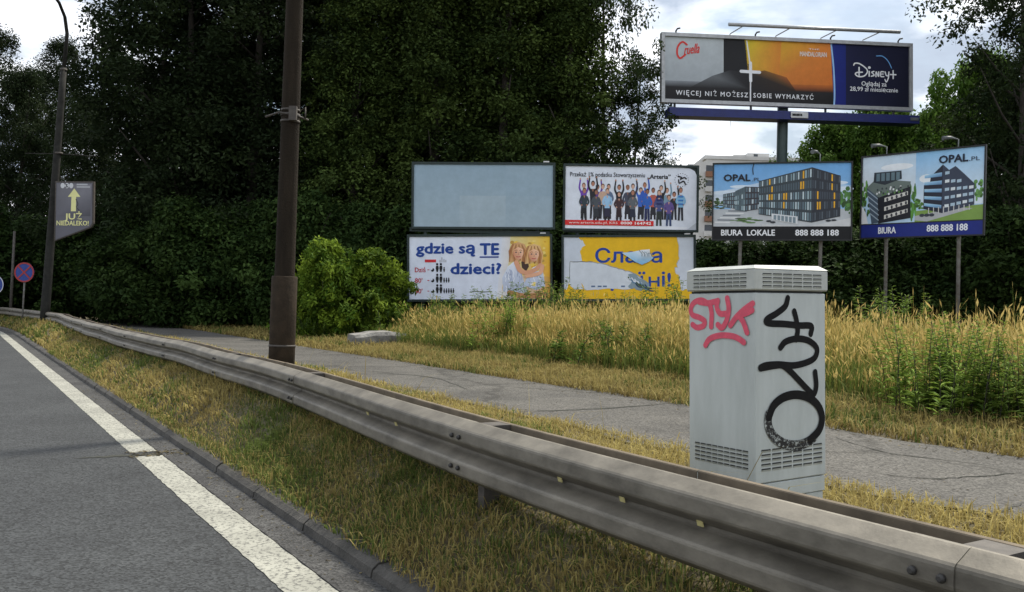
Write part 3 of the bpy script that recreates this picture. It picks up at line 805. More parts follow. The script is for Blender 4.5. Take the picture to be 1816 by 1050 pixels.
# crowd poster
P = Print(pc[1], pc[2]); WH = (214, 220, 232)
P.poly([(0, 0), (1, 0), (1, .88), (.985, .945), (.95, .985), (.88, 1), (0, 1)], WH, .6)
P.poly([(.93, 0), (1, 0), (1, .12)], (190, 196, 206), 1.2)
TX = (58, 62, 72)
P.text('Przekaż 1% podatku Stowarzyszeniu', .035, .835, .605, .068, TX, 4, weight=.012)
P.text('„Arteria”', .625, .815, .80, .068, (30, 32, 40), 4, weight=.03)
for k in range(18):
    a = 2 * math.pi * k / 18; P.oval(.885 + .052 * math.cos(a), .80 + .105 * math.sin(a), .0035, .007, TX, 4, 6)
P.stroke([(.858, .86), (.885, .84), (.875, .81), (.905, .84), (.92, .82)], .022, (30, 30, 36), 5)
P.stroke([(.862, .80), (.868, .75), (.90, .78), (.915, .73)], .022, (30, 30, 36), 5.5)
rc = random.Random(11)
def person(P, x, feet, head, top, bot, skin, hair, skirt=False, arms='down', l=2.0, lean=0.0):
    """small printed figure: legs, trunk, arms, head"""
    H = head - feet; hw = .019
    hip = feet + H * .48; sh_ = feet + H * .86
    if skirt: P.poly([(x - .022, feet + H * .16), (x + .024, feet + H * .16), (x + .017, hip), (x - .017, hip)], bot, l)
    for s in (-1, 1):
        P.poly([(x + s * .006 - .0075 + s * .008, feet), (x + s * .006 + .0075 + s * .008, feet), (x + s * .009 + .009, hip), (x + s * .009 - .009, hip)], bot if not skirt else (40, 36, 40), l - .3 - .05 * s)
    P.poly([(x - .019, hip - .02), (x + .019, hip - .02), (x + .023 + lean, sh_ - .04), (x + .016 + lean, sh_), (x - .016 + lean, sh_), (x - .024 + lean, sh_ - .04)], top, l + .2)
    P.poly([(x - .007 + lean, sh_ - .005), (x + .007 + lean, sh_ - .005), (x + lean, sh_ - .05)], skin, l + .35)
    for s in (-1, 1):
        if arms == 'up' or (arms == 'one' and s > 0):
            P.stroke([(x + s * .019 + lean, sh_ - .03), (x + s * .033, sh_ + .05), (x + s * .027, sh_ + .17)], .034, top, l + .45, taper=.4)
            P.oval(x + s * .027, sh_ + .19, .006, .016, skin, l + .7, 8)
        else:
            P.stroke([(x + s * .020 + lean, sh_ - .03), (x + s * .033, sh_ - H * .22), (x + s * .020, hip + H * .05)], .034, top, l + .45, taper=.3)
            P.oval(x + s * .019, hip + H * .05, .006, .014, skin, l + .7, 8)
    P.oval(x + lean, head + .012, .0145, .043, hair, l + .8, 12)
    P.oval(x + lean, head, .0115, .036, skin, l + 1.0, 12)
SK = [(196, 150, 130), (172, 120, 98), (150, 104, 84), (205, 165, 145)]
back = [(.14, .68, (110, 70, 170), 'up'), (.21, .715, (40, 40, 46), 'up'), (.245, .66, (96, 60, 150), 'one'), (.285, .67, (190, 160, 140), 'down'), (.33, .67, (90, 110, 140), 'down'), (.41, .66, (36, 36, 42), 'up'), (.475, .66, (70, 74, 90), 'down'), (.515, .68, (60, 60, 70), 'one'), (.575, .62, (60, 100, 190), 'up'), (.605, .70, (50, 90, 180), 'one'), (.67, .62, (180, 90, 80), 'down'), (.73, .66, (40, 40, 44), 'one'), (.775, .62, (120, 150, 170), 'one'), (.83, .56, (44, 44, 50), 'one')]
for i, (x, y, c_, a_) in enumerate(back):
    person(P, x, .16, y, c_, (44, 44, 52), SK[i % 4], (36, 28, 26) if i % 3 else (110, 80, 56), i % 2 == 0, a_, 2 + (i % 2) * 1.6)
front = [(.145, .60, (50, 60, 70), (36, 38, 44), 0), (.235, .58, (74, 80, 88), (50, 54, 60), 1), (.32, .60, (150, 190, 224), (48, 46, 66), 1), (.41, .55, (66, 46, 50), (50, 36, 40), 1), (.515, .58, (92, 98, 104), (44, 48, 66), 1), (.625, .60, (48, 96, 180), (44, 50, 90), 0), (.715, .585, (70, 80, 130), (50, 58, 56), 0), (.79, .51, (96, 80, 140), (56, 72, 110), 0), (.88, .63, (130, 180, 215), (46, 46, 54), 0)]
for i, (x, y, c_, b_, sk) in enumerate(front):
    person(P, x, .12 if x < .68 else (.06 if x < .85 else .15), y, c_, b_, SK[(i + 1) % 4], (46, 34, 30) if i % 2 else (90, 66, 48), bool(sk), 'down', 5.4 + (i % 2) * 1.6)
    if i in (6, 8):
        for k in range(3): P.rect(x - .019, .40 + .06 * k, x + .019, .425 + .06 * k, (36, 44, 96) if i == 6 else (60, 120, 190), 9.5)
P.rect(0, .055, .675, .135, (206, 44, 44), 10)
P.text('www.arteria.edu.pl, KRS', .03, .078, .40, .036, (244, 220, 216), 11, weight=.004)
P.text('0000 164742', .425, .076, .655, .040, (250, 240, 240), 11, weight=.03)
P.rect(0, 0, .93, .05, (226, 230, 238), 3)
P.build('poster', pc[0])

# family poster
P = Print(pb_[1], pb_[2])
P.rect(0, 0, 1, 1, (212, 218, 232), .6)
gold = [(222, 190, 90), (214, 170, 52), (196, 140, 40), (206, 176, 120)]
P.poly([(.62, 0), (1, 0), (1, 1), (.66, 1)], [(212, 214, 222), (196, 140, 60), (224, 178, 44), (214, 218, 228)], 1.2)
P.poly([(.70, .45), (1, .35), (1, 1), (.72, 1)], [(214, 200, 150), (220, 160, 40), (232, 190, 50), (218, 206, 150)], 1.7)
rg = random.Random(2)
for k in range(60):
    x, y = rg.uniform(.73, .975), rg.random() * .92 + .04
    P.oval(x, y, rg.uniform(.006, .02), rg.uniform(.01, .035), rg.choice([(232, 196, 80), (210, 156, 44), (190, 150, 70), (236, 210, 120), (176, 150, 60)]), 1.75 + k * .02, 9)
BL = (22, 62, 140)
P.text('gdzie są', .05, .735, .465, .16, BL, 4, weight=.035)
P.text('TE', .505, .71, .635, .175, BL, 4, weight=.035)
P.rect(.50, .66, .635, .682, BL, 4)
P.text('dzieci?', .295, .405, .65, .165, BL, 4, weight=.035)
P.rect(.11, .59, .19, .635, (196, 44, 52), 4)
for x, hh in ((.215, .02), (.228, .06), (.243, .03), (.256, .02)): P.rect(x, .59, x + .007, .59 + hh + .02, (170, 172, 178), 4)
RD = (184, 52, 66)
for (s_, y, n_) in (('Dziś', .435, 1), ("80'", .265, 3), ("50'", .095, 5)):
    P.text(s_, .04, y, .115 if n_ == 1 else .092, .072, RD, 4, weight=.015)
    P.rect(.128, y + .03, .142, y + .042, RD, 4)
    DK = (22, 24, 30)
    P.oval(.165, y + .035, .012, .030, DK, 4); P.oval(.157, y + .055, .009, .022, (212, 218, 232), 4.5)
    for k, x in enumerate((.198, .224)):
        P.oval(x, y + .125, .008, .020, DK, 4); P.poly([(x - .004, y), (x + .004, y), (x + .011, y + .06), (x + .008, y + .10), (x - .008, y + .10), (x - .011, y + .06)], DK, 4.2)
    for k in range(n_):
        x = .247 + .0165 * k
        P.oval(x, y + .068, .0045, .012, DK, 4); P.poly([(x - .002, y), (x + .002, y), (x + .006, y + .035), (x + .004, y + .056), (x - .004, y + .056), (x - .006, y + .035)], DK, 4.2)
P.stroke([(.43, .115), (.47, .125), (.52, .115), (.585, .122)], .014, (110, 118, 110), 4)
# two girls hugging
def girl(P, hx, hy, hair, hair2, l, tilt):
    P.poly([(hx - .062, hy - .16), (hx - .07, hy + .02), (hx - .045, hy + .13), (hx, hy + .165), (hx + .045, hy + .13), (hx + .066, hy + .01), (hx + .055, hy - .17), (hx, hy - .12)], [hair2, hair, hair, hair2, hair2, hair, hair, hair], l)
    for k in range(8):
        x = hx - .06 + .017 * k; P.stroke([(x * .6 + hx * .4, hy + .12), (x, hy + .0), (x - .004, hy - .15)], .012, hair2 if k % 2 else (150, 100, 62), l + .1 + .08 * k)
    P.poly([(hx - .035, hy + .04), (hx - .038, hy - .03), (hx - .022, hy - .10), (hx, hy - .125), (hx + .024, hy - .095), (hx + .036, hy - .02), (hx + .034, hy + .05), (hx, hy + .085)], [(222, 168, 132), (206, 140, 106), (200, 140, 110), (206, 150, 122), (226, 176, 146), (232, 186, 156), (234, 190, 156), (232, 186, 150)], l + .8)
    for s in (-1, 1):
        P.oval(hx + s * .016, hy + .0, .0065, .010, (70, 66, 74), l + 1.2, 8); P.stroke([(hx + s * .026, hy + .028), (hx + s * .015, hy + .036), (hx + s * .008, hy + .03)], .008, (150, 96, 60), l + 1.2)
    P.stroke([(hx - .001, hy - .0), (hx + .004, hy - .035), (hx - .002, hy - .04)], .007, (186, 124, 96), l + 1.2)
    P.stroke([(hx - .013, hy - .068), (hx, hy - .074), (hx + .013, hy - .066)], .013, (186, 84, 78), l + 1.2)
DW = (196, 204, 222)
P.poly([(.665, .13), (.66, .34), (.70, .52), (.745, .60), (.79, .52), (.805, .34), (.84, .12), (.76, .03)], [(176, 184, 204), DW, (220, 226, 238), (226, 230, 240), DW, (186, 194, 212), DW, (170, 178, 200)], 3)
P.poly([(.81, .22), (.84, .36), (.875, .50), (.94, .56), (.955, .36), (.965, .20), (.90, .14)], [(176, 186, 206), DW, (224, 228, 240), DW, (190, 198, 216), DW, (170, 180, 200)], 2.5)
for k in range(26):
    x, y = rg.uniform(.68, .80), rg.uniform(.10, .5); P.stroke([(x, y), (x + .006, y - .04), (x + .002, y - .09)], .012, rg.choice([(172, 182, 206), (226, 230, 240), (160, 170, 196)]), 3.1 + k * .06)
for k in range(18):
    x, y = rg.uniform(.85, .95), rg.uniform(.2, .42); P.stroke([(x, y), (x + .006, y - .04)], .012, rg.choice([(172, 182, 206), (226, 230, 240), (160, 170, 196)]), 3.1 + k * .06, smooth=False)
girl(P, .775, .745, (168, 112, 70), (214, 168, 118), 4, 0)
girl(P, .885, .715, (184, 128, 74), (228, 188, 132), 6, 0)
P.poly([(.795, .60), (.835, .66), (.85, .52), (.83, .44), (.80, .50)], (70, 52, 44), 3.8)
P.stroke([(.76, .58), (.785, .46), (.83, .42), (.89, .46), (.93, .54)], .075, (214, 156, 124), 8, taper=.2)
P.stroke([(.945, .52), (.93, .42), (.88, .38), (.83, .36)], .065, (222, 168, 136), 8.5, taper=.2)
P.stroke([(.71, .1), (.78, .06), (.86, .05), (.96, .07)], .08, (176, 128, 84), 5)
P.build('poster', pb_[0])

# torn yellow poster
P = Print(pd[1], pd[2])
P.rect(0, 0, 1, 1, (204, 210, 220), .6, (196, 204, 216))
YE = (226, 180, 28)
rt = random.Random(9)
def ragged(pts, amp, n=5):
    o = []
    for i in range(len(pts)):
        a, b_ = pts[i], pts[(i + 1) % len(pts)]
        for k in range(n):
            t = k / n; j = 0 if k == 0 else amp
            o.append((min(1, max(0, a[0] + (b_[0] - a[0]) * t + rt.uniform(-j, j))), min(1, max(0, a[1] + (b_[1] - a[1]) * t + rt.uniform(-j, j) * 1.6))))
    return o
yel = ragged([(1, .10), (.95, .16), (.90, .14), (.885, .36), (.855, .46), (.875, .6), (.885, .86)], .012, 4)[:-4] + [(.885, .86), (.875, .94), (.87, 1), (.115, 1)] + ragged([(.115, .99), (.15, .93), (.16, .86), (.125, .78), (.14, .62), (.135, .5), (.06, .40), (.03, .2), (.0, .12)], .010, 4)[:-4] + [(0, .12), (0, 0), (1, 0)]
P.poly([(x + .005, y - .008) for x, y in yel], (176, 172, 160), 1.0)
P.poly(yel, YE, 1.3)
P.text('Слава', .245, .59, .755, .215, (28, 66, 150), 2.2, weight=.02)
for ch_, x0_, x1_, cp_ in (('Укра', .14, .55, .215), ('ї', .575, .625, .215), ('H', .655, .735, .155), ('і', .757, .777, .215), ('!', .80, .822, .215)):
    P.text(ch_, x0_, .20, x1_, cp_, (28, 66, 150), 2.2, weight=.02)
torn = ragged([(.045, .60), (.20, .60), (.33, .545), (.45, .47), (.56, .38), (.615, .29), (.58, .22), (.50, .155), (.38, .16), (.24, .15), (.08, .15), (.02, .30)], .007, 5)
P.poly(torn, (202, 208, 216), 4); tl = [(x + .004, y + .012) for x, y in torn]; P.poly(tl, (150, 150, 146), 3.4)
P.poly(ragged([(.50, .40), (.56, .38), (.66, .24), (.66, .16), (.57, .14), (.50, .18), (.53, .28)], .014, 4), (132, 150, 160), 4.4)
for k in range(14):
    x = .48 + .012 * k + rt.uniform(-.01, .01); y = .38 - .014 * k + rt.uniform(-.05, .02)
    P.stroke([(x, y), (x + .02, y - .05), (x + .05, y - .06)], .02, rt.choice([(50, 70, 90), (210, 216, 224), (96, 130, 160), (70, 90, 60)]), 4.7 + k * .3)
P.stroke([(.07, .60), (.13, .603), (.22, .596)], .008, (70, 74, 80), 5, smooth=False)
P.stroke([(.045, .28), (.044, .46), (.047, .60)], .008, (110, 116, 120), 5)
for x in (.21, .26, .30, .44): P.rect(x, .19, x + .03, .215, (90, 110, 140), 5)
flap = MB(); fw, fh = pd[1], pd[2]
def fp(x, y, o): return ((x - .5) * fw, -o, (y - .5) * fh)
P.build('poster', pd[0])
F_ = Print(pd[1], pd[2])
F_.poly([(.445, .745), (.52, .755), (.60, .79), (.66, .80), (.665, .70), (.69, .66), (.655, .60), (.60, .55), (.545, .60)], [(196, 220, 236), (188, 214, 234), (220, 228, 236), (236, 238, 240), (176, 186, 192), (150, 196, 224), (136, 184, 218), (124, 176, 214), (140, 188, 222)], 20)
for k in range(8):
    F_.stroke([(.58 + .01 * k, .78 - .006 * k), (.60 + .01 * k, .73), (.60 + .011 * k, .69)], .012, rt.choice([(220, 224, 228), (130, 140, 146), (160, 176, 190)]), 21 + .1 * k)
F_.build('torn_flap', pd[0])

# --- developer's boards
def small_board(label, cs, Yl, Yr, m, post_px, lamps):
    mw, w, h = frame_from(*cs, Yl, Yr)
    t = thing('billboard', label, 'billboard', mw=mw, group='property billboards on thin posts')
    backing(t, w, h, m); rim(t, w, h, .05, .11, m)
    for px in post_px:
        Ym = Yl + (Yr - Yl) * .5
        # find the post's place along the board
        best = min(((abs(908 + F_PX * ((mw @ Vector((x, .12, -h / 2))) - CP).dot(RI) / ((mw @ Vector((x, .12, -h / 2))) - CP).dot(FW) - px), x) for x in np.linspace(-w / 2, w / 2, 200)))[1]
        z0 = mw.inverted() @ Vector(((mw @ Vector((best, .16, 0))).x, (mw @ Vector((best, .16, 0))).y, .2))
        MB().tube([(z0.x, .17, z0.z), (best, .17, -h / 2), (best, .17, h * .45)], .065, 8).build('post', M['post'], t)
    for fx in lamps:
        x = (fx - .5) * w
        l_ = MB().tube([(x, .08, h / 2 - .2), (x, .08, h / 2 + .34)], .02, 6).build('lamp_arm', M['lamp'], t)
        hb = MB(); hb.tube([(x - .02, .06, h / 2 + .34), (x - .16, -.2, h / 2 + .37), (x - .34, -.42, h / 2 + .33)], [.02, .05, .08], 10); hb.build('lamp_head', M['lamp'], l_)
    return t, w, h
YO = 31.0
ba, w, h = small_board('billboard of a glass office block with yellow windows and black bottom strip', ((1268, 292), (1510, 288), (1508, 425), (1263, 424)), YO + .9, YO, M['frame_black'], (1313, 1456), (.78,))
P = Print(w, h)
P.rect(0, .2, 1, 1, (150, 190, 226), .6, (104, 160, 214))
P.poly([(0, .45), (1, .45), (1, .7), (.6, .85), (0, .62)], [(208, 216, 224), (190, 206, 222), (170, 200, 228), (170, 198, 226), (190, 206, 224)], 1)
for (x, y, rx, ry) in ((.1, .62, .12, .03), (.2, .70, .08, .02), (.90, .74, .08, .025), (.95, .66, .07, .03)): P.oval(x, y, rx, ry, (206, 220, 234), 1.3 + x * .2, 16)
P.rect(0, .17, 1, .40, (186, 190, 194), 1.7, (172, 178, 184))
for (x, y, rx, ry, c_) in ((.04, .50, .035, .05, (60, 84, 50)), (.96, .55, .05, .13, (70, 110, 56)), (.985, .42, .03, .10, (56, 90, 46)), (.25, .25, .10, .035, (84, 112, 70)), (.05, .44, .05, .03, (70, 84, 60))): P.dabs(x, y, rx, ry, c_, 1.9 + x * .05)
for k in range(7): P.poly([(.01 + k * .02, .22 + .03 * k), (.12 + k * .025, .215 + .03 * k), (.13 + k * .025, .23 + .03 * k), (.01 + k * .02, .235 + .03 * k)], (110, 116, 124) if k % 2 else (214, 216, 218), 2.3)
def block(P, A0, A1, B0, B1, cols, rows, c, cw, l, yellow=()):
    """facade quad (left bottom/top, right bottom/top) with a grid of windows"""
    P.poly([A0, B0, B1, A1], c, l)
    for i in range(cols):
        for j in range(rows):
            def q(a, b_):
                x0, y0 = A0[0] + (A1[0] - A0[0]) * b_, A0[1] + (A1[1] - A0[1]) * b_
                x1, y1 = B0[0] + (B1[0] - B0[0]) * b_, B0[1] + (B1[1] - B0[1]) * b_
                return (x0 + (x1 - x0) * a, y0 + (y1 - y0) * a)
            a0, a1 = (i + .2) / cols, (i + .8) / cols; b0, b1 = (j + .12) / rows, (j + .86) / rows
            cc = (222, 168, 44) if (i, j) in yellow else (cw[(i * 7 + j * 3 + i * j) % len(cw)])
            P.poly([q(a0, b0), q(a1, b0), q(a1, b1), q(a0, b1)], cc, l + .6)
GL = [(116, 138, 148), (146, 168, 178), (90, 108, 120), (178, 194, 202), (76, 90, 100)]
block(P, (.07, .43), (.07, .60), (.165, .40), (.165, .63), 6, 4, (66, 66, 72), GL[:3], 3)
block(P, (.16, .39), (.16, .64), (.235, .37), (.235, .70), 5, 4, (84, 100, 106), GL, 4)
block(P, (.235, .37), (.235, .70), (.345, .40), (.345, .69), 5, 4, (58, 56, 62), GL[2:], 4.2)
block(P, (.335, .33), (.335, .77), (.72, .22), (.72, .945), 22, 5, (58, 66, 72), GL, 5, {(5, 3), (5, 2), (4, 4), (10, 2), (10, 1), (18, 3), (18, 4), (4, 2), (11, 2), (17, 3)})
block(P, (.72, .22), (.72, .945), (.925, .30), (.925, .83), 12, 5, (48, 52, 60), [(64, 72, 82), (80, 90, 100), (50, 56, 64)], 5.3, {(2, 1), (2, 2), (8, 3), (8, 4), (9, 2), (9, 1), (3, 1)})
P.poly([(.43, .26), (.62, .20), (.62, .30), (.43, .34)], (206, 210, 214), 7)
for k in range(6): P.poly([(.445 + .028 * k, .262 - .009 * k), (.465 + .028 * k, .256 - .009 * k), (.465 + .028 * k, .318 - .006 * k), (.445 + .028 * k, .322 - .006 * k)], (120, 136, 146), 7.5)
P.poly([(.36, .20), (.70, .17), (1, .28), (1, .17), (.36, .17)], (196, 198, 200), 6.5)
for x, y in ((.84, .245), (.88, .25), (.41, .24), (.44, .225)): P.oval(x, y, .02, .014, (50, 54, 60), 7, 10)
P.text('OPAL', .075, .775, .27, .085, (34, 36, 44), 8, weight=.035)
P.text('.PL', .285, .77, .345, .045, (60, 62, 72), 8, weight=.005)
P.stroke([(.295, 1.0), (.288, .93), (.292, .86)], .012, (40, 44, 50), 8)
P.rect(0, 0, 1, .168, (17, 18, 22), 8)
P.text('BIURA  LOKALE', .06, .05, .455, .075, (222, 224, 228), 9, weight=.025)
P.text('888 888 188', .605, .05, .915, .075, (222, 224, 228), 9, weight=.025)
P.build('poster', ba)

bb_, w, h = small_board('billboard of two dark office blocks with blue bottom strip', ((1530, 280), (1745, 259), (1745, 415), (1528, 422)), 32.5, 29.5, M['frame_black'], (1571, 1700), (.20, .79))
P = Print(w, h)
P.rect(0, .17, 1, 1, (178, 206, 230), .6, (160, 198, 230))
P.poly([(.46, .35), (1, .35), (1, 1), (.46, 1)], [(206, 220, 232), (214, 226, 236), (150, 194, 230), (128, 182, 226)], 1)
P.poly([(0, .5), (.46, .5), (.46, 1), (0, 1)], [(214, 220, 226), (206, 216, 226), (182, 208, 230), (196, 214, 228)], 1)
for (x, y, rx, ry) in ((.55, .68, .06, .05), (.62, .60, .08, .03), (.3, .85, .14, .04)): P.oval(x, y, rx, ry, (226, 232, 238), 1.3 + x * .1, 16)
for (x, y, rx, ry, c_) in ((.02, .55, .04, .16, (86, 130, 60)), (.44, .45, .035, .25, (80, 128, 56)), (.49, .36, .05, .08, (84, 128, 60)), (.97, .50, .05, .12, (96, 140, 76)), (.03, .35, .05, .14, (70, 108, 50))): P.dabs(min(x, .955), y, rx * .8, ry, c_, 1.8 + x * .05)
P.poly([(.46, .17), (1, .17), (1, .34), (.46, .30)], (122, 152, 76), 2.4)
P.poly([(.46, .19), (.56, .17), (.92, .30), (.80, .32), (.46, .24)], (172, 174, 178), 2.8)
# left block
P.poly([(.04, .62), (.16, .50), (.15, .18), (.09, .17)], (70, 84, 100), 3)
for k in range(5): P.stroke([(.05 + .006 * k, .58 - .07 * k), (.15, .46 - .062 * k)], .012, (150, 166, 180), 3.4 + .05 * k, smooth=False)
P.poly([(.14, .50), (.42, .64), (.425, .22), (.15, .17)], (30, 32, 40), 3.6)
P.poly([(.04, .62), (.12, .72), (.42, .66), (.42, .60), (.15, .49)], (104, 116, 112), 4)
P.poly([(.10, .68), (.105, .80), (.34, .80), (.345, .70), (.20, .64)], (46, 54, 62), 4.4)
for k in range(5): P.poly([(.125 + .043 * k, .69), (.155 + .043 * k, .69), (.155 + .043 * k, .785), (.125 + .043 * k, .785)], (98, 120, 130), 4.8)
for k in range(30): P.oval(rt.uniform(.13, .40), .52 + rt.uniform(0, .09), .008, .014, rt.choice([(220, 222, 224), (90, 130, 70), (60, 66, 70)]), 5 + k * .06, 8)
for j, y in enumerate((.43, .32, .22)):
    P.poly([(.20, y), (.40, y + .07), (.40, y + .115), (.20, y + .05)], (206, 204, 200), 5.6)
    for k in range(5): P.oval(.225 + .04 * k, y + .03 + .014 * k, .010, .022, (64, 66, 72), 6 + .01 * k, 8)
P.poly([(.0, .40), (.04, .30), (.06, .17), (0, .17)], (220, 222, 226), 5)
# right block
P.poly([(.53, .32), (.68, .26), (.68, .83), (.585, .70), (.58, .64), (.53, .60)], (38, 42, 56), 3)
P.poly([(.68, .26), (.93, .34), (.93, .58), (.85, .70), (.78, .80), (.73, .76), (.68, .83)], (58, 66, 84), 3.3)
for j in range(5):
    y = .345 + .082 * j
    P.poly([(.535, y + .01), (.675, y - .03 + .012 * j), (.675, y + .01 + .014 * j), (.535, y + .045)], [(120, 170, 210), (90, 120, 160), (140, 180, 214), (170, 206, 226)], 4 + .05 * j)
    for k in range(5):
        x = .70 + .047 * k; yy = y - .022 + (.012 * k) * (1 - j * .42) + .014 * j
        if yy < .74 - .05 * k or j < 3: P.poly([(x, yy), (x + .034, yy + .006), (x + .034, yy + .04), (x, yy + .036)], (168, 190, 208) if (k + j) % 3 else (212, 220, 226), 4.4)
for k in range(9): P.rect(.57 + .04 * k, .25 + .004 * k, .577 + .04 * k, .33 + .002 * k, (196, 196, 196), 5)
for x in (.52, .56, .60): P.oval(x, .245, .022, .02, (56, 60, 72), 5.5, 10)
P.text('OPAL', .65, .845, .875, .085, (30, 38, 56), 8, weight=.035)
P.text('.PL', .885, .845, .965, .046, (60, 70, 90), 8, weight=.005)
P.rect(0, 0, 1, .155, (28, 42, 122), 8)
P.text('BIURA', .155, .045, .305, .075, (220, 224, 232), 9, weight=.025)
P.text('888 888 188', .565, .05, .885, .075, (220, 224, 232), 9, weight=.025)
P.build('poster', bb_)

# --- large mast billboard
YD = 42.0
mw, w, h = frame_from((1180, 64), (1611, 84), (1612, 191), (1177, 176), YD - .4, YD + 1.2)
big = thing('mast_billboard', 'wide film advert billboard on a single mast above the trees', 'billboard', mw=mw)
backing(big, w, h, M['frame_grey'], th=.5); rim(big, w, h, .17, .30, M['frame_grey'], y0=-.10)
P = Print(w, h)
# grey, black, yellow-orange and navy fields; the pictured film figures are left out
P.rect(0, 0, .335, 1, (150, 156, 162), .6, (182, 190, 194))
P.poly([(.235, .0), (.345, .0), (.335, 1), (.235, 1)], (24, 24, 28), 1.2)
P.poly([(.345, 0), (.685, 0), (.675, 1), (.32, 1)], [(186, 110, 44), (198, 104, 40), (222, 132, 52), (216, 190, 40)], 1.2)
P.poly([(.33, .62), (.46, .45), (.47, 1), (.325, 1)], [(206, 170, 50), (210, 126, 46), (220, 140, 50), (214, 196, 44)], 1.8)
P.rect(0, .0, .685, .20, (14, 14, 17), 2.2, (30, 28, 30)); 
P.poly([(0, .20), (.34, .20), (.34, .30), (0, .30)], [(30, 28, 30), (30, 28, 30), (120, 124, 130), (134, 140, 146)], 2.2)
P.poly([(.34, .20), (.685, .20), (.685, .32), (.34, .30)], [(30, 28, 30), (40, 28, 22), (192, 104, 42), (150, 96, 46)], 2.2)
P.poly([(.10, .20), (.34, .20), (.34, .46), (.26, .50), (.19, .40)], [(30, 28, 30), (26, 25, 28), (24, 24, 28), (40, 40, 44), (104, 108, 112)], 2.6)
P.poly([(.345, .20), (.53, .20), (.49, .42), (.40, .52), (.345, .46)], [(26, 25, 28), (44, 30, 22), (150, 84, 38), (120, 84, 40), (40, 36, 32)], 2.6)
P.poly([(.685, 0), (1, 0), (1, 1), (.672, 1)], [(14, 30, 120), (10, 14, 42), (11, 15, 46), (18, 40, 130)], 3)
P.poly([(.735, 0), (1, 0), (1, 1), (.735, 1)], [(12, 18, 58), (8, 12, 36), (10, 14, 42), (12, 18, 60)], 3.3)
P.stroke([(.674, .99), (.684, .6), (.688, .2), (.686, .01)], .028, (150, 190, 236), 3.8)
W_ = (226, 228, 232)
P.stroke([(.328, .98), (.342, .55), (.343, .02)], .022, W_, 4)
P.stroke([(.343, .63), (.344, .34)], .05, W_, 4.4, smooth=False); P.stroke([(.305, .49), (.38, .485)], .05, W_, 4.8, smooth=False)
P.text('WIĘCEJ NIŻ MOŻESZ', .045, .075, .333, .072, W_, 5, weight=.012, space=1.3)
P.text('SOBIE WYMARZYĆ', .355, .075, .60, .072, W_, 5, weight=.012, space=1.3)
RC = (206, 62, 56)
P.stroke([(.088, .88), (.070, .92), (.052, .84), (.050, .72), (.062, .66), (.082, .72)], .03, RC, 5)
P.text('ruella', .077, .72, .138, .15, RC, 5.5, weight=.012, shear=.35, slope=.04)
P.text('THE', .58, .885, .625, .022, W_, 5)
P.text('MANDALORIAN', .545, .775, .655, .075, (228, 216, 206), 5, weight=.02)
# lettered logo in script strokes
SQ = lambda pts: [(.766 + (x - .766) * .77, y) for x, y in pts]
S = lambda pts, w_=.024: P.stroke(SQ(pts), w_, W_, 6)
S([(.768, .665), (.775, .695), (.80, .69), (.835, .62), (.842, .56), (.825, .495), (.795, .48), (.777, .515), (.785, .545), (.815, .555)], .022)
S([(.797, .63), (.797, .50)], .024)
S([(.852, .57), (.852, .495)], .024); P.oval(*SQ([(.853, .635)])[0], .006, .022, W_, 6)
S([(.878, .575), (.866, .56), (.874, .535), (.879, .51), (.864, .495)], .021)
S([(.889, .49), (.890, .57), (.903, .495), (.904, .57)], .021)
S([(.931, .575), (.916, .57), (.915, .50), (.932, .495)], .021); S([(.916, .535), (.929, .538)], .018)
S([(.939, .575), (.945, .52), (.956, .515), (.960, .575)], .021); S([(.960, .575), (.957, .48), (.946, .41), (.938, .45)], .021)
P.stroke(SQ([(.968, .535), (.998, .535)]), .022, W_, 6, smooth=False); P.stroke(SQ([(.983, .60), (.983, .47)]), .022, W_, 6.4, smooth=False)
P.stroke(SQ([(.892, .83), (.925, .83), (.955, .755), (.975, .64)]), .014, (110, 170, 230), 6)
P.text('Oglądaj za', .80, .335, .905, .072, W_, 6, weight=.015)
P.text('28,99 zł miesięcznie', .752, .245, .953, .068, W_, 6, weight=.015)
P.build('poster', big)
# catwalk beam, hangers, mast, name plate, tube light on arms, small hooks
zb = -h / 2 - .17 - .28
bw0, bw1 = -w / 2 + .15, w / 2 + .35
MB().box((bw0, -.35, zb - .40), (bw1, .45, zb)).build('catwalk', M['blue_beam'], big)
for k in range(4): MB().box((bw0, -.356, zb - .08 - .1 * k - .012), (bw1, -.3505, zb - .08 - .1 * k)).build('catwalk_rib', M['blue_beam'], big)
for fx in (.04, .345, .65, .935): MB().box(((fx - .5) * w - .04, -.05, zb + .001), ((fx - .5) * w + .04, .05, -h / 2 - .171)).build('hanger', M['frame_black'], big)
mx_ = (.495 - .5) * w
gp = mw.inverted() @ Vector(((mw @ Vector((mx_, .3, 0))).x, (mw @ Vector((mx_, .3, 0))).y, 0))
MB().tube([(gp.x, gp.y, gp.z), (mx_, .55, zb + .2), (mx_, .55, h * .3)], .26, 16).build('mast', M['mast'], big)
np_ = MB().bevel_box((mx_ - .02, -.42, zb - .34), (mx_ + .86, -.36, zb - .04), .02).build('name_plate', M['white'], big)
for (x0, x1) in ((.04, .22), (.23, .42), (.44, .54)): MB().box((mx_ + x0, -.426, zb - .24), (mx_ + x1, -.421, zb - .13)).build('plate_mark', M['frame_black'], np_)
MB().bevel_box((w / 2 - .15, -.40, zb - .27), (w / 2 + .28, -.36, zb - .12), .015).build('name_plate', M['lamp'], big)
zt = h / 2 + .17
tl_ = MB().tube([((.215 - .5) * w, -1.3, zt + .10), ((.90 - .5) * w, -1.3, zt + .12)], .085, 10).build('light_tube', M['frame_grey'], big)
for fx in (.265, .45, .635, .81):
    x = (fx - .5) * w
    MB().tube([(x - .08, 0, zt - .05), (x - .08, -.1, zt + .06), (x + .12, -1.3, zt + .08)], .028, 6).build('light_arm', M['frame_grey'], big)
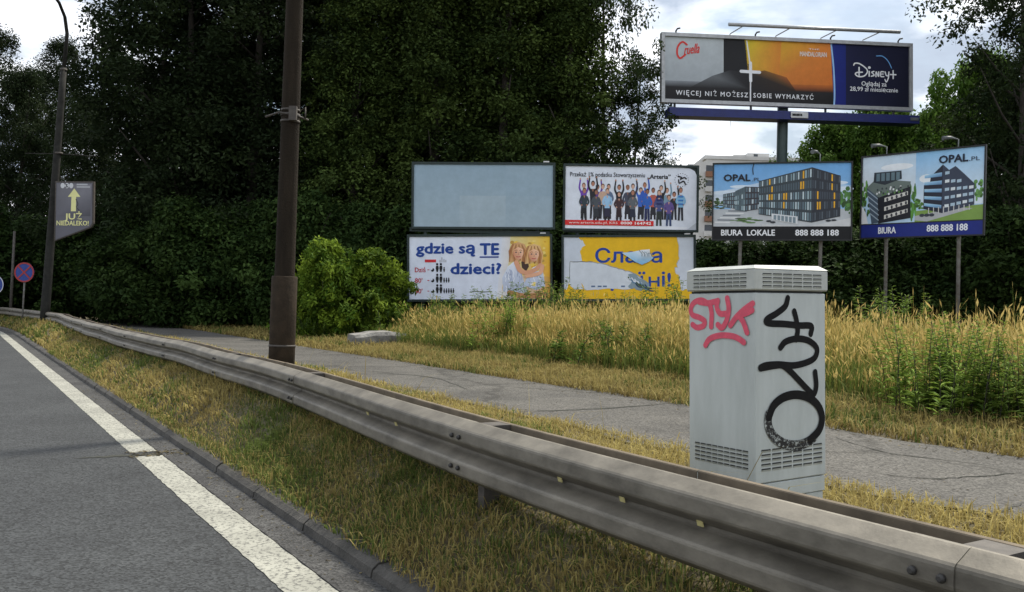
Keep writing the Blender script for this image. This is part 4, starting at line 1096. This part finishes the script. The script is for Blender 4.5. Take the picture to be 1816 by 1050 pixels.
for fx in (.05, .37, .68, .965):
    x = (fx - .5) * w
    MB().tube([(x, .2, zt - .05), (x, .2, zt + .17), (x + .06, .15, zt + .27), (x + .16, .05, zt + .27)], .04, 6).build('hook', M['frame_black'], big)

# ------------------------------------------------------------------ apartment block far behind
YB = 170.0
p0 = A(1262, 470, YB); p1 = A(1392, 470, YB)
def zat(py, px=1320): return A(px, py, YB).z
blk = thing('apartment_block', 'white high-rise apartment block behind the billboards', 'building', loc=(p0.x, p0.y, 0))
Wb = (p1 - p0).length; Zr = zat(284)
MB().box((-1.6, 0, 0), (Wb + 6, 14, Zr)).build('wall', M['facade'], blk)
rf = MB().box((-1.9, -.3, Zr + .003), (Wb + 6.3, 14.3, Zr + .7)).build('parapet', M['facade'], blk)
hx0, hx1 = A(1330, 300, YB).x - p0.x, A(1369, 300, YB).x - p0.x
MB().box((hx0, 2, Zr + .704), (hx1, 8, zat(268))).build('roof_house', M['facade'], rf)
MB().box((hx0 + 1.2, 1.97, Zr + 1.0), (hx0 + 2.0, 2.02, Zr + 1.6)).build('window', M['pane'], rf)
MB().box((hx0 - 2.4, 3, Zr + .704), (hx0 - .2, 7, Zr + 1.6)).build('roof_house', M['facade'], rf)
MB().tube([(A(1306, 280, YB).x - p0.x, 4, Zr), (A(1305, 200, YB).x - p0.x, 4, zat(205))], .05, 5).build('antenna', M['lamp'], rf)
for j in range(9):
    z = Zr - 2.4 - 2.8 * j
    for k in range(5):
        x = .2 + k * 3.6
        if z > 2:
            f = MB().box((x, -.03, z), (x + 1.7, .02, z + 1.5)).build('window', M['pane'], blk)
            MB().box((x - .1, -.12, z - .14), (x + 1.8, .0, z - .02)).build('sill', M['facade'], f)
# lower wing to the left with brown loggias
q0 = A(1242, 470, YB - 6); Zw = zat(296, 1250)
wg = thing('apartment_wing', 'weathered white apartment wing with brown loggias left of the office billboard', 'building', loc=(q0.x, q0.y, 0))
MB().box((-.5, 0, 0), (2.6, 5, Zw)).build('wall', M['facade'], wg)
for j in range(9):
    z = Zw - 2.9 - 2.8 * j
    if z > 1:
        f = MB().box((.5, -.6, z), (2.2, -.003, z + 1.0)).build('balcony', M['facade_brown'] if j % 3 != 1 else M['facade'], wg)
        MB().box((.6, -.04, z + 1.02), (2.1, .01, z + 2.2)).build('window', M['pane'], wg)

# ------------------------------------------------------------------ leaves, trees, bushes
def leaves(rng, centres, radii, per, size, c_lo, c_hi, up=0.35, squash=0.75, aspect=0.5):
    """leaf quads scattered through clumps; returns verts, faces, colours"""
    n = len(centres) * per
    ci = np.repeat(np.arange(len(centres)), per)
    d = rng.normal(size=(n, 3)); d /= np.linalg.norm(d, axis=1)[:, None]
    r = rng.random(n) ** 0.45
    p = centres[ci] + d * (radii[ci] * r)[:, None] * np.array([1, 1, squash])
    nrm = rng.normal(size=(n, 3)); nrm /= np.linalg.norm(nrm, axis=1)[:, None]
    nrm[:, 2] = np.abs(nrm[:, 2]) + up; nrm += d * 0.5; nrm /= np.linalg.norm(nrm, axis=1)[:, None]
    a = rng.normal(size=(n, 3)); a -= nrm * (a * nrm).sum(1)[:, None]; a /= np.linalg.norm(a, axis=1)[:, None]
    b_ = np.cross(nrm, a)
    s = size * rng.uniform(.6, 1.3, n)[:, None]
    V = np.stack([p - a * s, p + b_ * s * aspect - a * s * .1, p + a * s, p - b_ * s * aspect - a * s * .1], 1).reshape(-1, 3)
    Fq = np.arange(n * 4).reshape(-1, 4)
    cl = rng.random(len(centres))[ci] ** 1.5 * .7 + rng.random(n) * .3
    C = np.array(c_lo) + (np.array(c_hi) - np.array(c_lo)) * cl[:, None]
    C = np.repeat(C, 4, axis=0)
    return V, Fq, C
def crown_points(rng, n, prof, z0, z1, shell=0.55, lobes=0.35):
    """clump centres inside a crown: prof(t) gives the radius at relative height t; lobes make the outline uneven"""
    t = rng.random(n) ; ph = rng.random(n) * 2 * math.pi
    k1, k2, k3 = rng.random(3) * 6.28
    R = prof(t) * (1 + lobes * (np.sin(3 * ph + k1 + 5 * t) * .5 + np.sin(7 * t * 2 + k2 + 2 * ph) * .5))
    r = R * (shell + (1 - shell) * rng.random(n)) * np.sqrt(rng.random(n) * .75 + .25)
    return np.stack([r * np.cos(ph), r * np.sin(ph), z0 + (z1 - z0) * t], 1)
def trunk_mesh(rng, h, r0, lean, limbs, cr, z0):
    b = MB(); pts = []
    for k in range(9):
        t = k / 8; pts.append((lean[0] * t * t + .15 * math.sin(3 * t + lean[1]), lean[1] * t * t, -.3 + (h + .3) * t))
    b.tube(pts, [r0 * (1 - .88 * k / 8) + .02 for k in range(9)], 9)
    for k in range(limbs):
        t = .18 + .7 * (k + rng.random()) / limbs; i = min(7, int(t * 8)); base = Vector(pts[i]).lerp(Vector(pts[i + 1]), t * 8 - i)
        a = rng.random() * 6.28; L = cr * rng.uniform(.6, 1.0) * (1.1 - t * .6)
        q = [base, base + Vector((math.cos(a) * L * .5, math.sin(a) * L * .5, L * .35)), base + Vector((math.cos(a) * L, math.sin(a) * L, L * .85))]
        rr = r0 * (1 - t) * .45 + .02; b.tube(q, [rr, rr * .6, .012], 6)
    return b
TREES = {}
def tree_kind(key, seed, h, z0, prof, n_cl, per, crad, leaf, c_lo, c_hi, r0, limbs, cr, shell=.5, lobes=.35, aspect=.5):
    rng = np.random.default_rng(seed)
    C = crown_points(rng, n_cl, prof, z0, h, shell, lobes)
    rad = rng.uniform(.55, 1.25, n_cl) * crad
    V, Fq, K = leaves(rng, C, rad, per, leaf, c_lo, c_hi, aspect=aspect)
    cm = fast_mesh('crown', V, Fq, K, M['leaf'])
    tm = trunk_mesh(rng, h * .94, r0, (rng.uniform(-.6, .6), rng.uniform(-.6, .6)), limbs, cr, z0).mesh('trunk', M['bark'])
    TREES[key] = (cm, tm)
def put_tree(key, name, label, x, y, s=1.0, sz=None, rot=0.0, group=None, cat='tree', stem='trunk', z=0.4):
    cm, tm = TREES[key]
    t = thing(name, label, cat, loc=(x, y, z), group=group)
    t.rotation_euler = (0, 0, rot); t.scale = (s, s, sz or s)
    link(stem, tm, t); link('crown' if stem == 'trunk' else 'foliage', cm, t)
    return t
prof_broad = lambda t: 4.6 * np.sqrt(np.clip(1 - (2 * t - .85) ** 2 / 1.35, .04, 1))
prof_pop = lambda t: 2.7 * np.clip(np.minimum(.35 + 2.6 * t, 1.12 * (1 - t) ** .62 + .05), .08, 1)
prof_round = lambda t: 3.4 * np.sqrt(np.clip(1 - (2 * t - 1) ** 2, .06, 1))
prof_bush = lambda t: 2.2 * np.sqrt(np.clip(1 - (t * 1.02 - .25) ** 2 / .62, .05, 1))
DK0, DK1 = (.010, .018, .008), (.030, .046, .016)
OL0, OL1 = (.014, .028, .008), (.098, .142, .034)
GR0, GR1 = (.045, .10, .016), (.16, .27, .045)
tree_kind('broad', 1, 19, 1.2, prof_broad, 430, 120, .92, .105, DK0, DK1, .30, 12, 4.2)
tree_kind('broad2', 2, 17, 0.8, prof_broad, 400, 120, .95, .105, DK0, DK1, .28, 12, 4.2, lobes=.5)
tree_kind('poplar', 3, 23, 1.0, prof_pop, 640, 130, .75, .095, OL0, OL1, .26, 16, 2.2, lobes=.3)
tree_kind('poplar2', 4, 22, 1.2, prof_pop, 600, 130, .8, .095, OL0, OL1, .26, 16, 2.2, lobes=.45)
tree_kind('loose', 5, 17, 2.0, prof_broad, 320, 80, .72, .105, (.012, .024, .009), (.034, .052, .016), .20, 22, 4.2, shell=.35, lobes=.55)
tree_kind('round', 6, 8, .5, prof_round, 420, 110, .62, .095, GR0, GR1, .14, 12, 2.8, lobes=.5)
tree_kind('thicket', 7, 4.2, .1, prof_bush, 260, 110, .6, .095, (.014, .032, .009), (.055, .092, .022), .06, 12, 1.8, lobes=.5)
tree_kind('bush', 8, 3.5, .15, prof_bush, 250, 75, .44, .12, (.026, .068, .008), (.22, .31, .030), .05, 14, 1.8, lobes=.6, aspect=.36)

rt = random.Random(21)
def at_px(px, Y): p = A(px, 560, Y); return p.x, p.y
# woods on the left, dark broad trees
LW = iter(['dark tree at the far left edge behind the plain blue sign', 'distant dark tree left of the street lamp under open sky', 'dark tree crown directly behind the round no stopping sign', 'distant dark tree crown behind the curved lamp arm', 'low dark tree behind the hanging advert panel',
    'tall dark broad tree right of the street lamp, first of the big ones', 'tall dark broad tree midway between street lamp and concrete pole', 'high dark tree rising behind others left of the concrete pole', 'dark broad tree just left of the concrete pole', 'high dark tree directly behind the concrete pole', 'hindmost tree showing through gaps next to the concrete pole', 'hindmost dark tree just right of the advert panel', 'hindmost dark tree in the middle between lamp and pole', 'hindmost tree showing between street lamp and round sign'])
for px, Y, k, s in ((-110, 56, 'broad2', .80), (-30, 66, 'broad', 1.10), (25, 60, 'broad2', .96), (95, 66, 'broad', 1.06), (150, 56, 'broad2', .80), (262, 44, 'broad2', 1.08), (330, 42, 'broad', 1.05), (370, 47, 'broad2', 1.2), (440, 42, 'broad', 1.1), (500, 48, 'broad2', 1.2), (395, 62, 'broad2', 1.0), (205, 64, 'broad', .98), (300, 66, 'broad2', 1.05), (55, 74, 'broad', 1.05)):
    x, y = at_px(px, Y); put_tree(k, 'broad_tree', next(LW), x, y, s * .72 if px < 160 else s, s, rt.random() * 6.28, 'trees of the dark wood on the left')
# poplars behind the double billboards
PW = iter(['first tall olive green poplar of the front row counted from the concrete pole', 'second tall olive green poplar of the front row counted from the concrete pole', 'third tall olive green poplar of the front row counted from the concrete pole', 'fourth tall olive green poplar of the front row counted from the concrete pole', 'fifth tall olive green poplar of the front row counted from the concrete pole', 'sixth tall olive green poplar of the front row counted from the concrete pole', 'seventh tall olive green poplar of the front row counted from the concrete pole', 'eighth tall olive green poplar of the front row counted from the concrete pole', 'first poplar of the hidden back row counted from the concrete pole', 'second poplar of the hidden back row counted from the concrete pole', 'third poplar of the hidden back row counted from the concrete pole', 'fourth poplar of the hidden back row counted from the concrete pole'])
for px, Y, k, s in ((560, 44, 'poplar', 1.0), (620, 41, 'poplar2', 1.0), (690, 43, 'poplar', 1.05), (755, 40.5, 'poplar2', 1.05), (820, 43, 'poplar', 1.0), (880, 40.5, 'poplar2', 1.1), (945, 43, 'poplar', 1.0), (1000, 41, 'poplar2', 1.0), (590, 52, 'poplar', 1.15), (720, 52, 'poplar2', 1.15), (850, 52, 'poplar', 1.15), (970, 50, 'poplar2', 1.1)):
    x, y = at_px(px, Y); put_tree(k, 'poplar_tree', next(PW), x, y, s, None, rt.random() * 6.28, 'poplars behind the billboards')
x, y = at_px(1062, 42); put_tree('loose', 'poplar_tree', 'sparse tree at the right end of the poplar row beside the mast billboard', x, y, .72, 1.2, 1.0)
x, y = at_px(1115, 43); put_tree('loose', 'leaning_tree', 'dark loose tree filling in below the sparse poplar left of the mast billboard', x, y, .62, .80, 4.0)
x, y = at_px(1175, 44); put_tree('loose', 'young_tree', 'small thin tree standing above the crowd poster', x, y, .40, .50, 2.0)
# right-hand side
for px, Y, k, s, sz, lb_ in ((1800, 38, 'loose', .92, 1.15, 'tall dark tree hanging in from the right edge'), (1862, 41, 'broad', .85, 1.1, 'dense dark tree partly outside the right edge'), (1790, 42, 'broad2', .62, .62, 'dark broad tree behind the right billboard'),
    (1480, 49, 'round', 1.0, 1.50, 'bright green tree top between mast and right billboard'), (1560, 47, 'round', 1.05, 1.58, 'green round tree behind the gap of the property billboards'), (1650, 47, 'round', 1.0, 1.50, 'green tree rising beside the right end of the blue catwalk'), (1735, 46, 'round', 1.1, 1.85, 'high green tree behind the right property billboard')):
    x, y = at_px(px, Y); put_tree(k, 'tree', lb_, x, y, s, sz, rt.random() * 6.28)
# undergrowth
UG = iter(['dark undergrowth shrub at the far left edge behind the signs', 'dark undergrowth shrub behind the street lamp foot', 'dark undergrowth shrub right of the street lamp below the advert panel', 'dark undergrowth shrub a little right of the advert panel', 'dark undergrowth shrub midway between street lamp and concrete pole', 'dark undergrowth shrub left of the concrete pole, second from it', 'dark undergrowth shrub left of the concrete pole, next to it', 'dark undergrowth shrub behind the concrete pole', 'dark undergrowth shrub behind the left half of the bright bush', 'dark undergrowth shrub behind the right half of the bright bush', 'dark undergrowth shrub behind the left edge of the family poster', 'dark undergrowth shrub behind the right half of the family poster', 'dark undergrowth shrub behind the gap between the double billboards', 'dark undergrowth shrub behind the left half of the torn yellow poster', 'dark undergrowth shrub behind the right half of the torn yellow poster', 'dark undergrowth shrub right of the torn yellow poster', 'dark undergrowth shrub below the left post of the office billboard', 'dark undergrowth shrub behind the foot of the billboard mast', 'dark undergrowth shrub below the right post of the office billboard', 'dark undergrowth shrub below the gap of the two property billboards', 'dark undergrowth shrub left of the right billboard rear post', 'dark undergrowth shrub between the posts of the right billboard', 'dark undergrowth shrub right of the right billboard bright post', 'dark undergrowth shrub at the right edge of the photo'])
for px, Y, s, sz in ((-40, 40, 1.2, 1.2), (60, 44, 1.2, 1.1), (150, 42, 1.2, 1.2), (230, 40, 1.1, 1.1), (310, 38, 1.1, 1.2), (390, 38, 1.1, 1.1), (460, 38, 1.0, 1.2), (540, 38, 1.1, 1.3), (630, 38, 1.1, 1.2), (720, 38, 1.1, 1.2), (810, 38, 1.1, 1.2), (900, 38, 1.1, 1.1), (990, 38, 1.1, 1.1), (1080, 38, 1.1, 1.1), (1160, 38, 1.1, 1.1), (1250, 38, 1.1, .95), (1330, 37, 1.1, .95), (1410, 37, 1.1, 1.0), (1490, 36, 1.1, 1.05), (1570, 36, 1.1, 1.05), (1650, 36, 1.1, 1.1), (1730, 35, 1.1, 1.15), (1800, 33, 1.1, 1.2), (1860, 32, 1.2, 1.2)):
    x, y = at_px(px, Y); put_tree('thicket', 'shrub', next(UG), x, y, s, sz, rt.random() * 6.28, 'undergrowth shrubs', 'shrub', 'stem')
# the lit bush left of the billboards
for px, Y, s, sz, lb_ in ((575, 29.5, .66, .92, 'bright green bush beside the concrete pole'), (655, 30.2, .70, .86, 'bright green bush touching the family poster')):
    x, y = at_px(px, Y); put_tree('bush', 'bush', lb_, x, y, s, sz, rt.random() * 6.28, None, 'bush', 'stem', .1)

# ------------------------------------------------------------------ grass
def blades(rng, P0, hgt, wid, lean, cb, ct, flat=0.0):
    """curved blades: 2 quads' worth of triangles each"""
    n = len(P0); a = rng.random(n) * 6.28
    dl = np.stack([np.cos(a), np.sin(a), np.zeros(n)], 1)
    sd = np.stack([-np.sin(a + rng.normal(0, .8, n)), np.cos(a), np.zeros(n)], 1); sd /= np.linalg.norm(sd, axis=1)[:, None] + 1e-9
    ln = (hgt * lean * rng.random(n))[:, None]
    up = np.array([0, 0, 1.0])
    h = hgt[:, None]; w = wid[:, None]
    m_ = P0 + up * h * .55 + dl * ln * .35; t = P0 + up * h * (1 - .35 * (ln / h) ** 1.0).clip(.1, 1) + dl * ln
    V = np.stack([P0 - sd * w, P0 + sd * w, m_ - sd * w * .8, m_ + sd * w * .8, t], 1).reshape(-1, 3)
    i = np.arange(n)[:, None] * 5
    Fq = np.concatenate([i + np.array([[0, 1, 3]]), i + np.array([[0, 3, 2]]), i + np.array([[2, 3, 4]])], 0)
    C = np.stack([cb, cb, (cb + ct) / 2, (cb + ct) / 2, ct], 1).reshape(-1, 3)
    return V, Fq, C
def scatter(rng, n, u0, u1, v0, v1, power=1.0, zoff=0.0):
    u = u0 + (u1 - u0) * rng.random(n) ** power; v = v0 + (v1 - v0) * rng.random(n)
    bend = u > UB
    P_ = np.outer(u, DU) + np.outer(v, DV)
    if bend.any():
        a = (u[bend] - UB) / RB; c = np.array(DU) * UB - np.array(DV) * RB
        P_[bend] = c + (np.outer(np.cos(a), DV) + np.outer(np.sin(a), DU)) * (RB + v[bend])[:, None]
    P_[:, 2] = np.interp(v, [1.9, 2.2, 2.5, 2.9, 3.5, 4.3, 5.4, 8.4, 10, 12.5, 16, 30, 80], [0.09, 0.27, 0.41, 0.42, 0.26, 0.15, 0.115, 0.12, 0.17, 0.30, 0.42, 0.45, 0.45]) + zoff - .01
    return P_, u, v
def vnoise(x, y, s, seed):
    r = np.random.default_rng(seed); o = 0
    for k in range(4):
        a, b_, c_, d_ = r.random(4) * 6.28; f = s * (1.7 ** k)
        o = o + np.sin(x * f * math.cos(a) + y * f * math.sin(a) + b_) * np.sin(x * f * math.cos(c_) - y * f * math.sin(c_) + d_) / (1.3 ** k)
    return np.clip(.5 + o * .3, 0, 1)
def mixc(a, b_, t): return np.array(a) + (np.array(b_) - np.array(a)) * t[:, None]
STRAW, STRAW2, GREEN, GREEN2, BROWN = (.45, .38, .14), (.31, .25, .085), (.095, .135, .030), (.16, .205, .05), (.11, .075, .035)
def lawn(name, seed, parts, dry):
    rng = np.random.default_rng(seed); VV, FF, CC = [], [], []; off = 0
    for (n, u0, u1, v0, v1, pw, h0, h1, w0) in parts:
        P_, u, v = scatter(rng, n, u0, u1, v0, v1, pw)
        k = vnoise(P_[:, 0], P_[:, 1], 1.6, seed + 3) * .6 + rng.random(n) * .4
        patch = vnoise(P_[:, 0], P_[:, 1], 2.4, seed + 9)
        d_ = (k + dry - .5) > .42
        tone = rng.random(n)
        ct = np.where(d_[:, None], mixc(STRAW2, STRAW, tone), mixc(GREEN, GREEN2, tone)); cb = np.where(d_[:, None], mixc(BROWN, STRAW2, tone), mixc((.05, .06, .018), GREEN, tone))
        h = rng.uniform(h0, h1, n) * (.55 + .9 * patch)
        w = w0 * rng.uniform(.6, 1.3, n)
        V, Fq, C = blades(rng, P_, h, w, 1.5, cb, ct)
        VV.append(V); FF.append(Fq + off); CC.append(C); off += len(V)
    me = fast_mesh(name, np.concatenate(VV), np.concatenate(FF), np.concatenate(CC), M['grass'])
    o = link(name, me); o['kind'] = 'stuff'; return o
lawn('roadside_grass', 31, [(36000, -1, 9, 1.90, 3.2, 1.0, .02, .075, .0032), (16000, 9, 24, 1.88, 3.2, 1.0, .04, .11, .008), (9000, 24, 60, 1.88, 3.6, 1.0, .08, .2, .02), (2600, -1, 12, 1.85, 1.95, 1.0, .03, .10, .0035), (3600, -1, 22, 1.81, 1.94, 1.0, .03, .09, .0036), (30000, -1, 7, 1.95, 3.1, 1.0, .03, .085, .0036), (5000, 1, 14, 2.15, 2.75, 1.0, .07, .17, .0036)], .47)
lawn('verge_grass', 32, [(42000, -2, 12, 3.0, 5.62, 1.0, .05, .15, .005), (22000, 12, 32, 3.0, 5.6, 1.0, .08, .18, .011), (7000, 32, 60, 3, 5.6, 1, .1, .2, .02), (90, 0, 14, 3.4, 5.5, 1, .25, .55, .004)], .66)
lawn('path_edge_grass', 33, [(46000, -3, 22, 8.2, 11.4, 1.0, .08, .24, .008), (20000, 22, 48, 8.2, 12.8, 1.0, .1, .28, .016)], .60)
# tall meadow grass: green leaves below, straw stalks with seed heads above
def meadow(seed, n, u0, u1, v0, v1, hh):
    rng = np.random.default_rng(seed)
    P_, u, v = scatter(rng, n, u0, u1, v0, v1)
    pat = vnoise(P_[:, 0], P_[:, 1], .9, 5)
    h = hh * (rng.uniform(.50, 1.04, n) + .24 * (rng.random(n) < .06)) * (.64 + .58 * pat)
    edge = np.clip((v - v0) / .8, .45, 1); h = h * edge
    tone = rng.random(n)
    straw = mixc((.34, .240, .065), (.58, .44, .14), tone); gre = mixc((.13, .17, .04), (.28, .31, .08), tone)
    gsel = (rng.random(n) < .36 + .40 * (pat < .45))[:, None]
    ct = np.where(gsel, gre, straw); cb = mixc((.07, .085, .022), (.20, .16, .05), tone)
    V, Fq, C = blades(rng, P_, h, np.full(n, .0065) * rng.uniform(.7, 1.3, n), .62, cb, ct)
    tips = V.reshape(-1, 5, 3)[:, 4]; mids = (V.reshape(-1, 5, 3)[:, 2] + V.reshape(-1, 5, 3)[:, 3]) / 2
    dr = tips - mids; dr /= np.linalg.norm(dr, axis=1)[:, None]
    sel = rng.random(n) < .5; T = tips[sel]; D = dr[sel]; m_ = len(T)
    s = np.stack([np.cos(rng.random(m_) * 6.28), np.sin(rng.random(m_) * 6.28), np.zeros(m_)], 1)
    L = rng.uniform(.10, .20, m_)[:, None]; W = rng.uniform(.008, .018, m_)[:, None]
    HV = np.stack([T - D * L * .6, T + s * W, T + D * L * .5, T - s * W], 1).reshape(-1, 3)
    i = np.arange(m_)[:, None] * 4 + len(V)
    HF = np.concatenate([i + np.array([[0, 1, 2]]), i + np.array([[0, 2, 3]])], 0)
    HC = np.repeat(mixc((.38, .275, .085), (.64, .50, .19), rng.random(m_)), 4, axis=0)
    # low green leaves
    n2 = n // 2; P2, u2, v2 = scatter(rng, n2, u0, u1, v0 - .3, v1)
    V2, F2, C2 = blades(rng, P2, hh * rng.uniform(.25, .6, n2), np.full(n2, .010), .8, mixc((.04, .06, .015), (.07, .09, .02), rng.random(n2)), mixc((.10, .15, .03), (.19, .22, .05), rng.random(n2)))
    VV = np.concatenate([V, HV, V2]); FF = np.concatenate([Fq, HF, F2 + len(V) + len(HV)]); CC = np.concatenate([C, HC, C2])
    return VV, FF, CC
parts = [meadow(41, 31000, -4, 14, 10.7, 15.0, 1.20), meadow(42, 24000, 14, 24.8, 11.0, 16.0, 1.18), meadow(43, 9000, -2, 26, 15.0, 22, 1.15)]
off = 0; VV, FF, CC = [], [], []
for V, Fq, C in parts: VV.append(V); FF.append(Fq + off); CC.append(C); off += len(V)
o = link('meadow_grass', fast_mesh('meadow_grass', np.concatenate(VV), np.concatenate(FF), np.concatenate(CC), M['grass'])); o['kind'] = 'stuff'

# weeds standing in the meadow
def weed_mesh(seed, h, stems, spread, leaf, c_lo, c_hi):
    rng = np.random.default_rng(seed); cs = []; b = MB()
    VV, FF, CC = [], [], []; off = 0
    for k in range(stems):
        x, y = rng.normal(0, spread, 2); lx, ly = rng.normal(0, .16, 2); hh = h * rng.uniform(.7, 1.08)
        b.tube([(x, y, 0), (x + lx * .4, y + ly * .4, hh * .6), (x + lx, y + ly, hh)], [.007, .005, .002], 4)
        n = 46; t = rng.random(n) ** .8 * .95 + .05
        base = np.stack([x + lx * t, y + ly * t, hh * t], 1); a = rng.random(n) * 6.28
        dr = np.stack([np.cos(a), np.sin(a), rng.uniform(.1, .8, n)], 1); L = (leaf * (1.15 - .75 * t))[:, None]; sd = np.stack([-np.sin(a), np.cos(a), np.zeros(n)], 1)
        V = np.stack([base, base + dr * L * .5 + sd * L * .13, base + dr * L - np.array([0, 0, .25]) * L, base + dr * L * .5 - sd * L * .13], 1).reshape(-1, 3)
        C = np.repeat(mixc(c_lo, c_hi, rng.random(n)), 4, axis=0)
        VV.append(V); FF.append(np.arange(n * 4).reshape(-1, 4) + off); CC.append(C); off += n * 4
    return b.mesh('stem', M['bark']), fast_mesh('foliage', np.concatenate(VV), np.concatenate(FF), np.concatenate(CC), M['leaf'])
W1 = weed_mesh(61, 1.35, 30, .34, .19, (.08, .14, .025), (.24, .35, .06))
W2 = weed_mesh(62, 1.1, 26, .30, .17, (.07, .12, .025), (.18, .26, .05))
W3 = weed_mesh(63, .6, 30, .36, .16, (.05, .10, .02), (.14, .22, .04))
def weed(w, px, Y, s, label, sz=None):
    p = A(px, 600, Y); u, v = uv_of(p)
    t = thing('weed', label, 'weed', loc=(p.x, p.y, gz(v) - .03)); t.scale = (s, s, sz or s); t.rotation_euler = (0, 0, px)
    link('stem', w[0], t)['kind'] = 'stuff'; link('foliage', w[1], t)
weed(W1, 1655, 10.9, .92, 'leafy green weed clump in the tall grass under the right billboard post')
weed(W1, 1722, 10.5, .85, 'broad green weed clump at the front of the tall grass on the right')
weed(W2, 1800, 10.2, .90, 'green weed clump in the tall grass at the right edge')
weed(W2, 1580, 24, 1.6, 'tall green weed rising in front of the right billboard left post')
weed(W2, 955, 27, 1.7, 'green weed covering the corner of the family poster')
weed(W2, 1010, 27, 1.5, 'weed rising at the left edge of the torn yellow poster')
weed(W1, 1200, 24, 1.35, 'weed in front of the right part of the torn yellow poster')
weed(W2, 790, 27, 1.3, 'low weed before the lower left corner of the family poster')
weed(W3, 765, 29.5, 1.8, 'leafy weed clump behind the broken concrete slab')
weed(W3, 825, 28, 1.6, 'leafy weed clump right of the broken concrete slab')
weed(W3, 705, 30, 1.6, 'low weed clump at the foot of the bright bush')
weed(W3, 1095, 18.2, 1.5, 'green weed among straw grass below the torn poster')
weed(W3, 560, 29, 1.2, 'low weed clump under the bright bush near the pole')

weed(W2, 870, 27, 1.45, 'feathery weed before the middle of the family poster')
weed(W2, 1130, 26, 1.45, 'green weed before the middle of the torn yellow poster')
weed(W1, 905, 22, 1.0, 'green weed clump in the straw grass below the family poster')
# old concrete slab by the path
sp0, sp1 = G(622, 613, .16), G(782, 614, .16)
cs_ = thing('concrete_slab', 'broken old concrete slab lying in grass beyond the path', 'slab', loc=(sp0 + sp1) / 2)
b = MB(); rs = random.Random(6); N = 16; L = (sp1 - sp0).length; ex = (sp1 - sp0).normalized(); ey = Vector((-ex.y, ex.x, 0)); vs = []
for i in range(N + 1):
    t = i / N; x = (t - .5) * L; hh = .42 * (.55 + .45 * math.sin(math.pi * min(1, t * 1.1 + .12))) * (1 if t < .9 else .6) + rs.uniform(-.015, .015)
    for (y, z) in ((-.35, -.1), (-.38 + rs.uniform(-.04, .04), hh * .75), (-.30, hh), (.30, hh * 1.05), (.40, -.1)):
        p = ex * x + ey * y; vs.append((p.x, p.y, z))
b.add(vs, [(i * 5 + k, i * 5 + k + 1, i * 5 + 5 + k + 1, i * 5 + 5 + k) for i in range(N) for k in range(4)] + [(0, 1, 2, 3, 4), tuple(N * 5 + k for k in (4, 3, 2, 1, 0))])
b.build('block', M['slab'], cs_)

# leaf litter, gravel and twigs along the gutter and the path edges
rng = np.random.default_rng(77); VV, CC = [], []
for (n, u0, u1, v0, v1, z, sz) in ((420, 1, 14, 1.60, 1.78, .006, .010), (160, ucut - .15, ucut + .15, 1.3, 1.85, .008, .018), (700, 0, 22, 5.5, 5.9, .139, .014), (900, 0, 26, 7.7, 8.3, .140, .016), (260, 0, 20, 5.9, 7.7, .139, .010)):
    P_, u, v = scatter(rng, n, u0, u1, v0, v1); P_[:, 2] = z
    if v0 < 1.9 and n == 420: P_ = P_
    a = rng.random(n) * 6.28; L = (sz * rng.uniform(.4, 1.6, n))[:, None]; W = L * rng.uniform(.15, .7, n)[:, None]
    d1 = np.stack([np.cos(a), np.sin(a), rng.uniform(-.1, .3, n)], 1); d2 = np.stack([-np.sin(a), np.cos(a), rng.uniform(0, .4, n)], 1)
    VV.append(np.stack([P_ - d1 * L, P_ + d2 * W, P_ + d1 * L, P_ - d2 * W + np.array([0, 0, .004])], 1).reshape(-1, 3))
    CC.append(np.repeat(mixc((.05, .045, .03), (.30, .25, .14), rng.random(n) ** 2), 4, axis=0))
V = np.concatenate(VV)
o = link('litter', fast_mesh('litter', V, np.arange(len(V)).reshape(-1, 4), np.concatenate(CC), M['grass'])); o['kind'] = 'stuff'
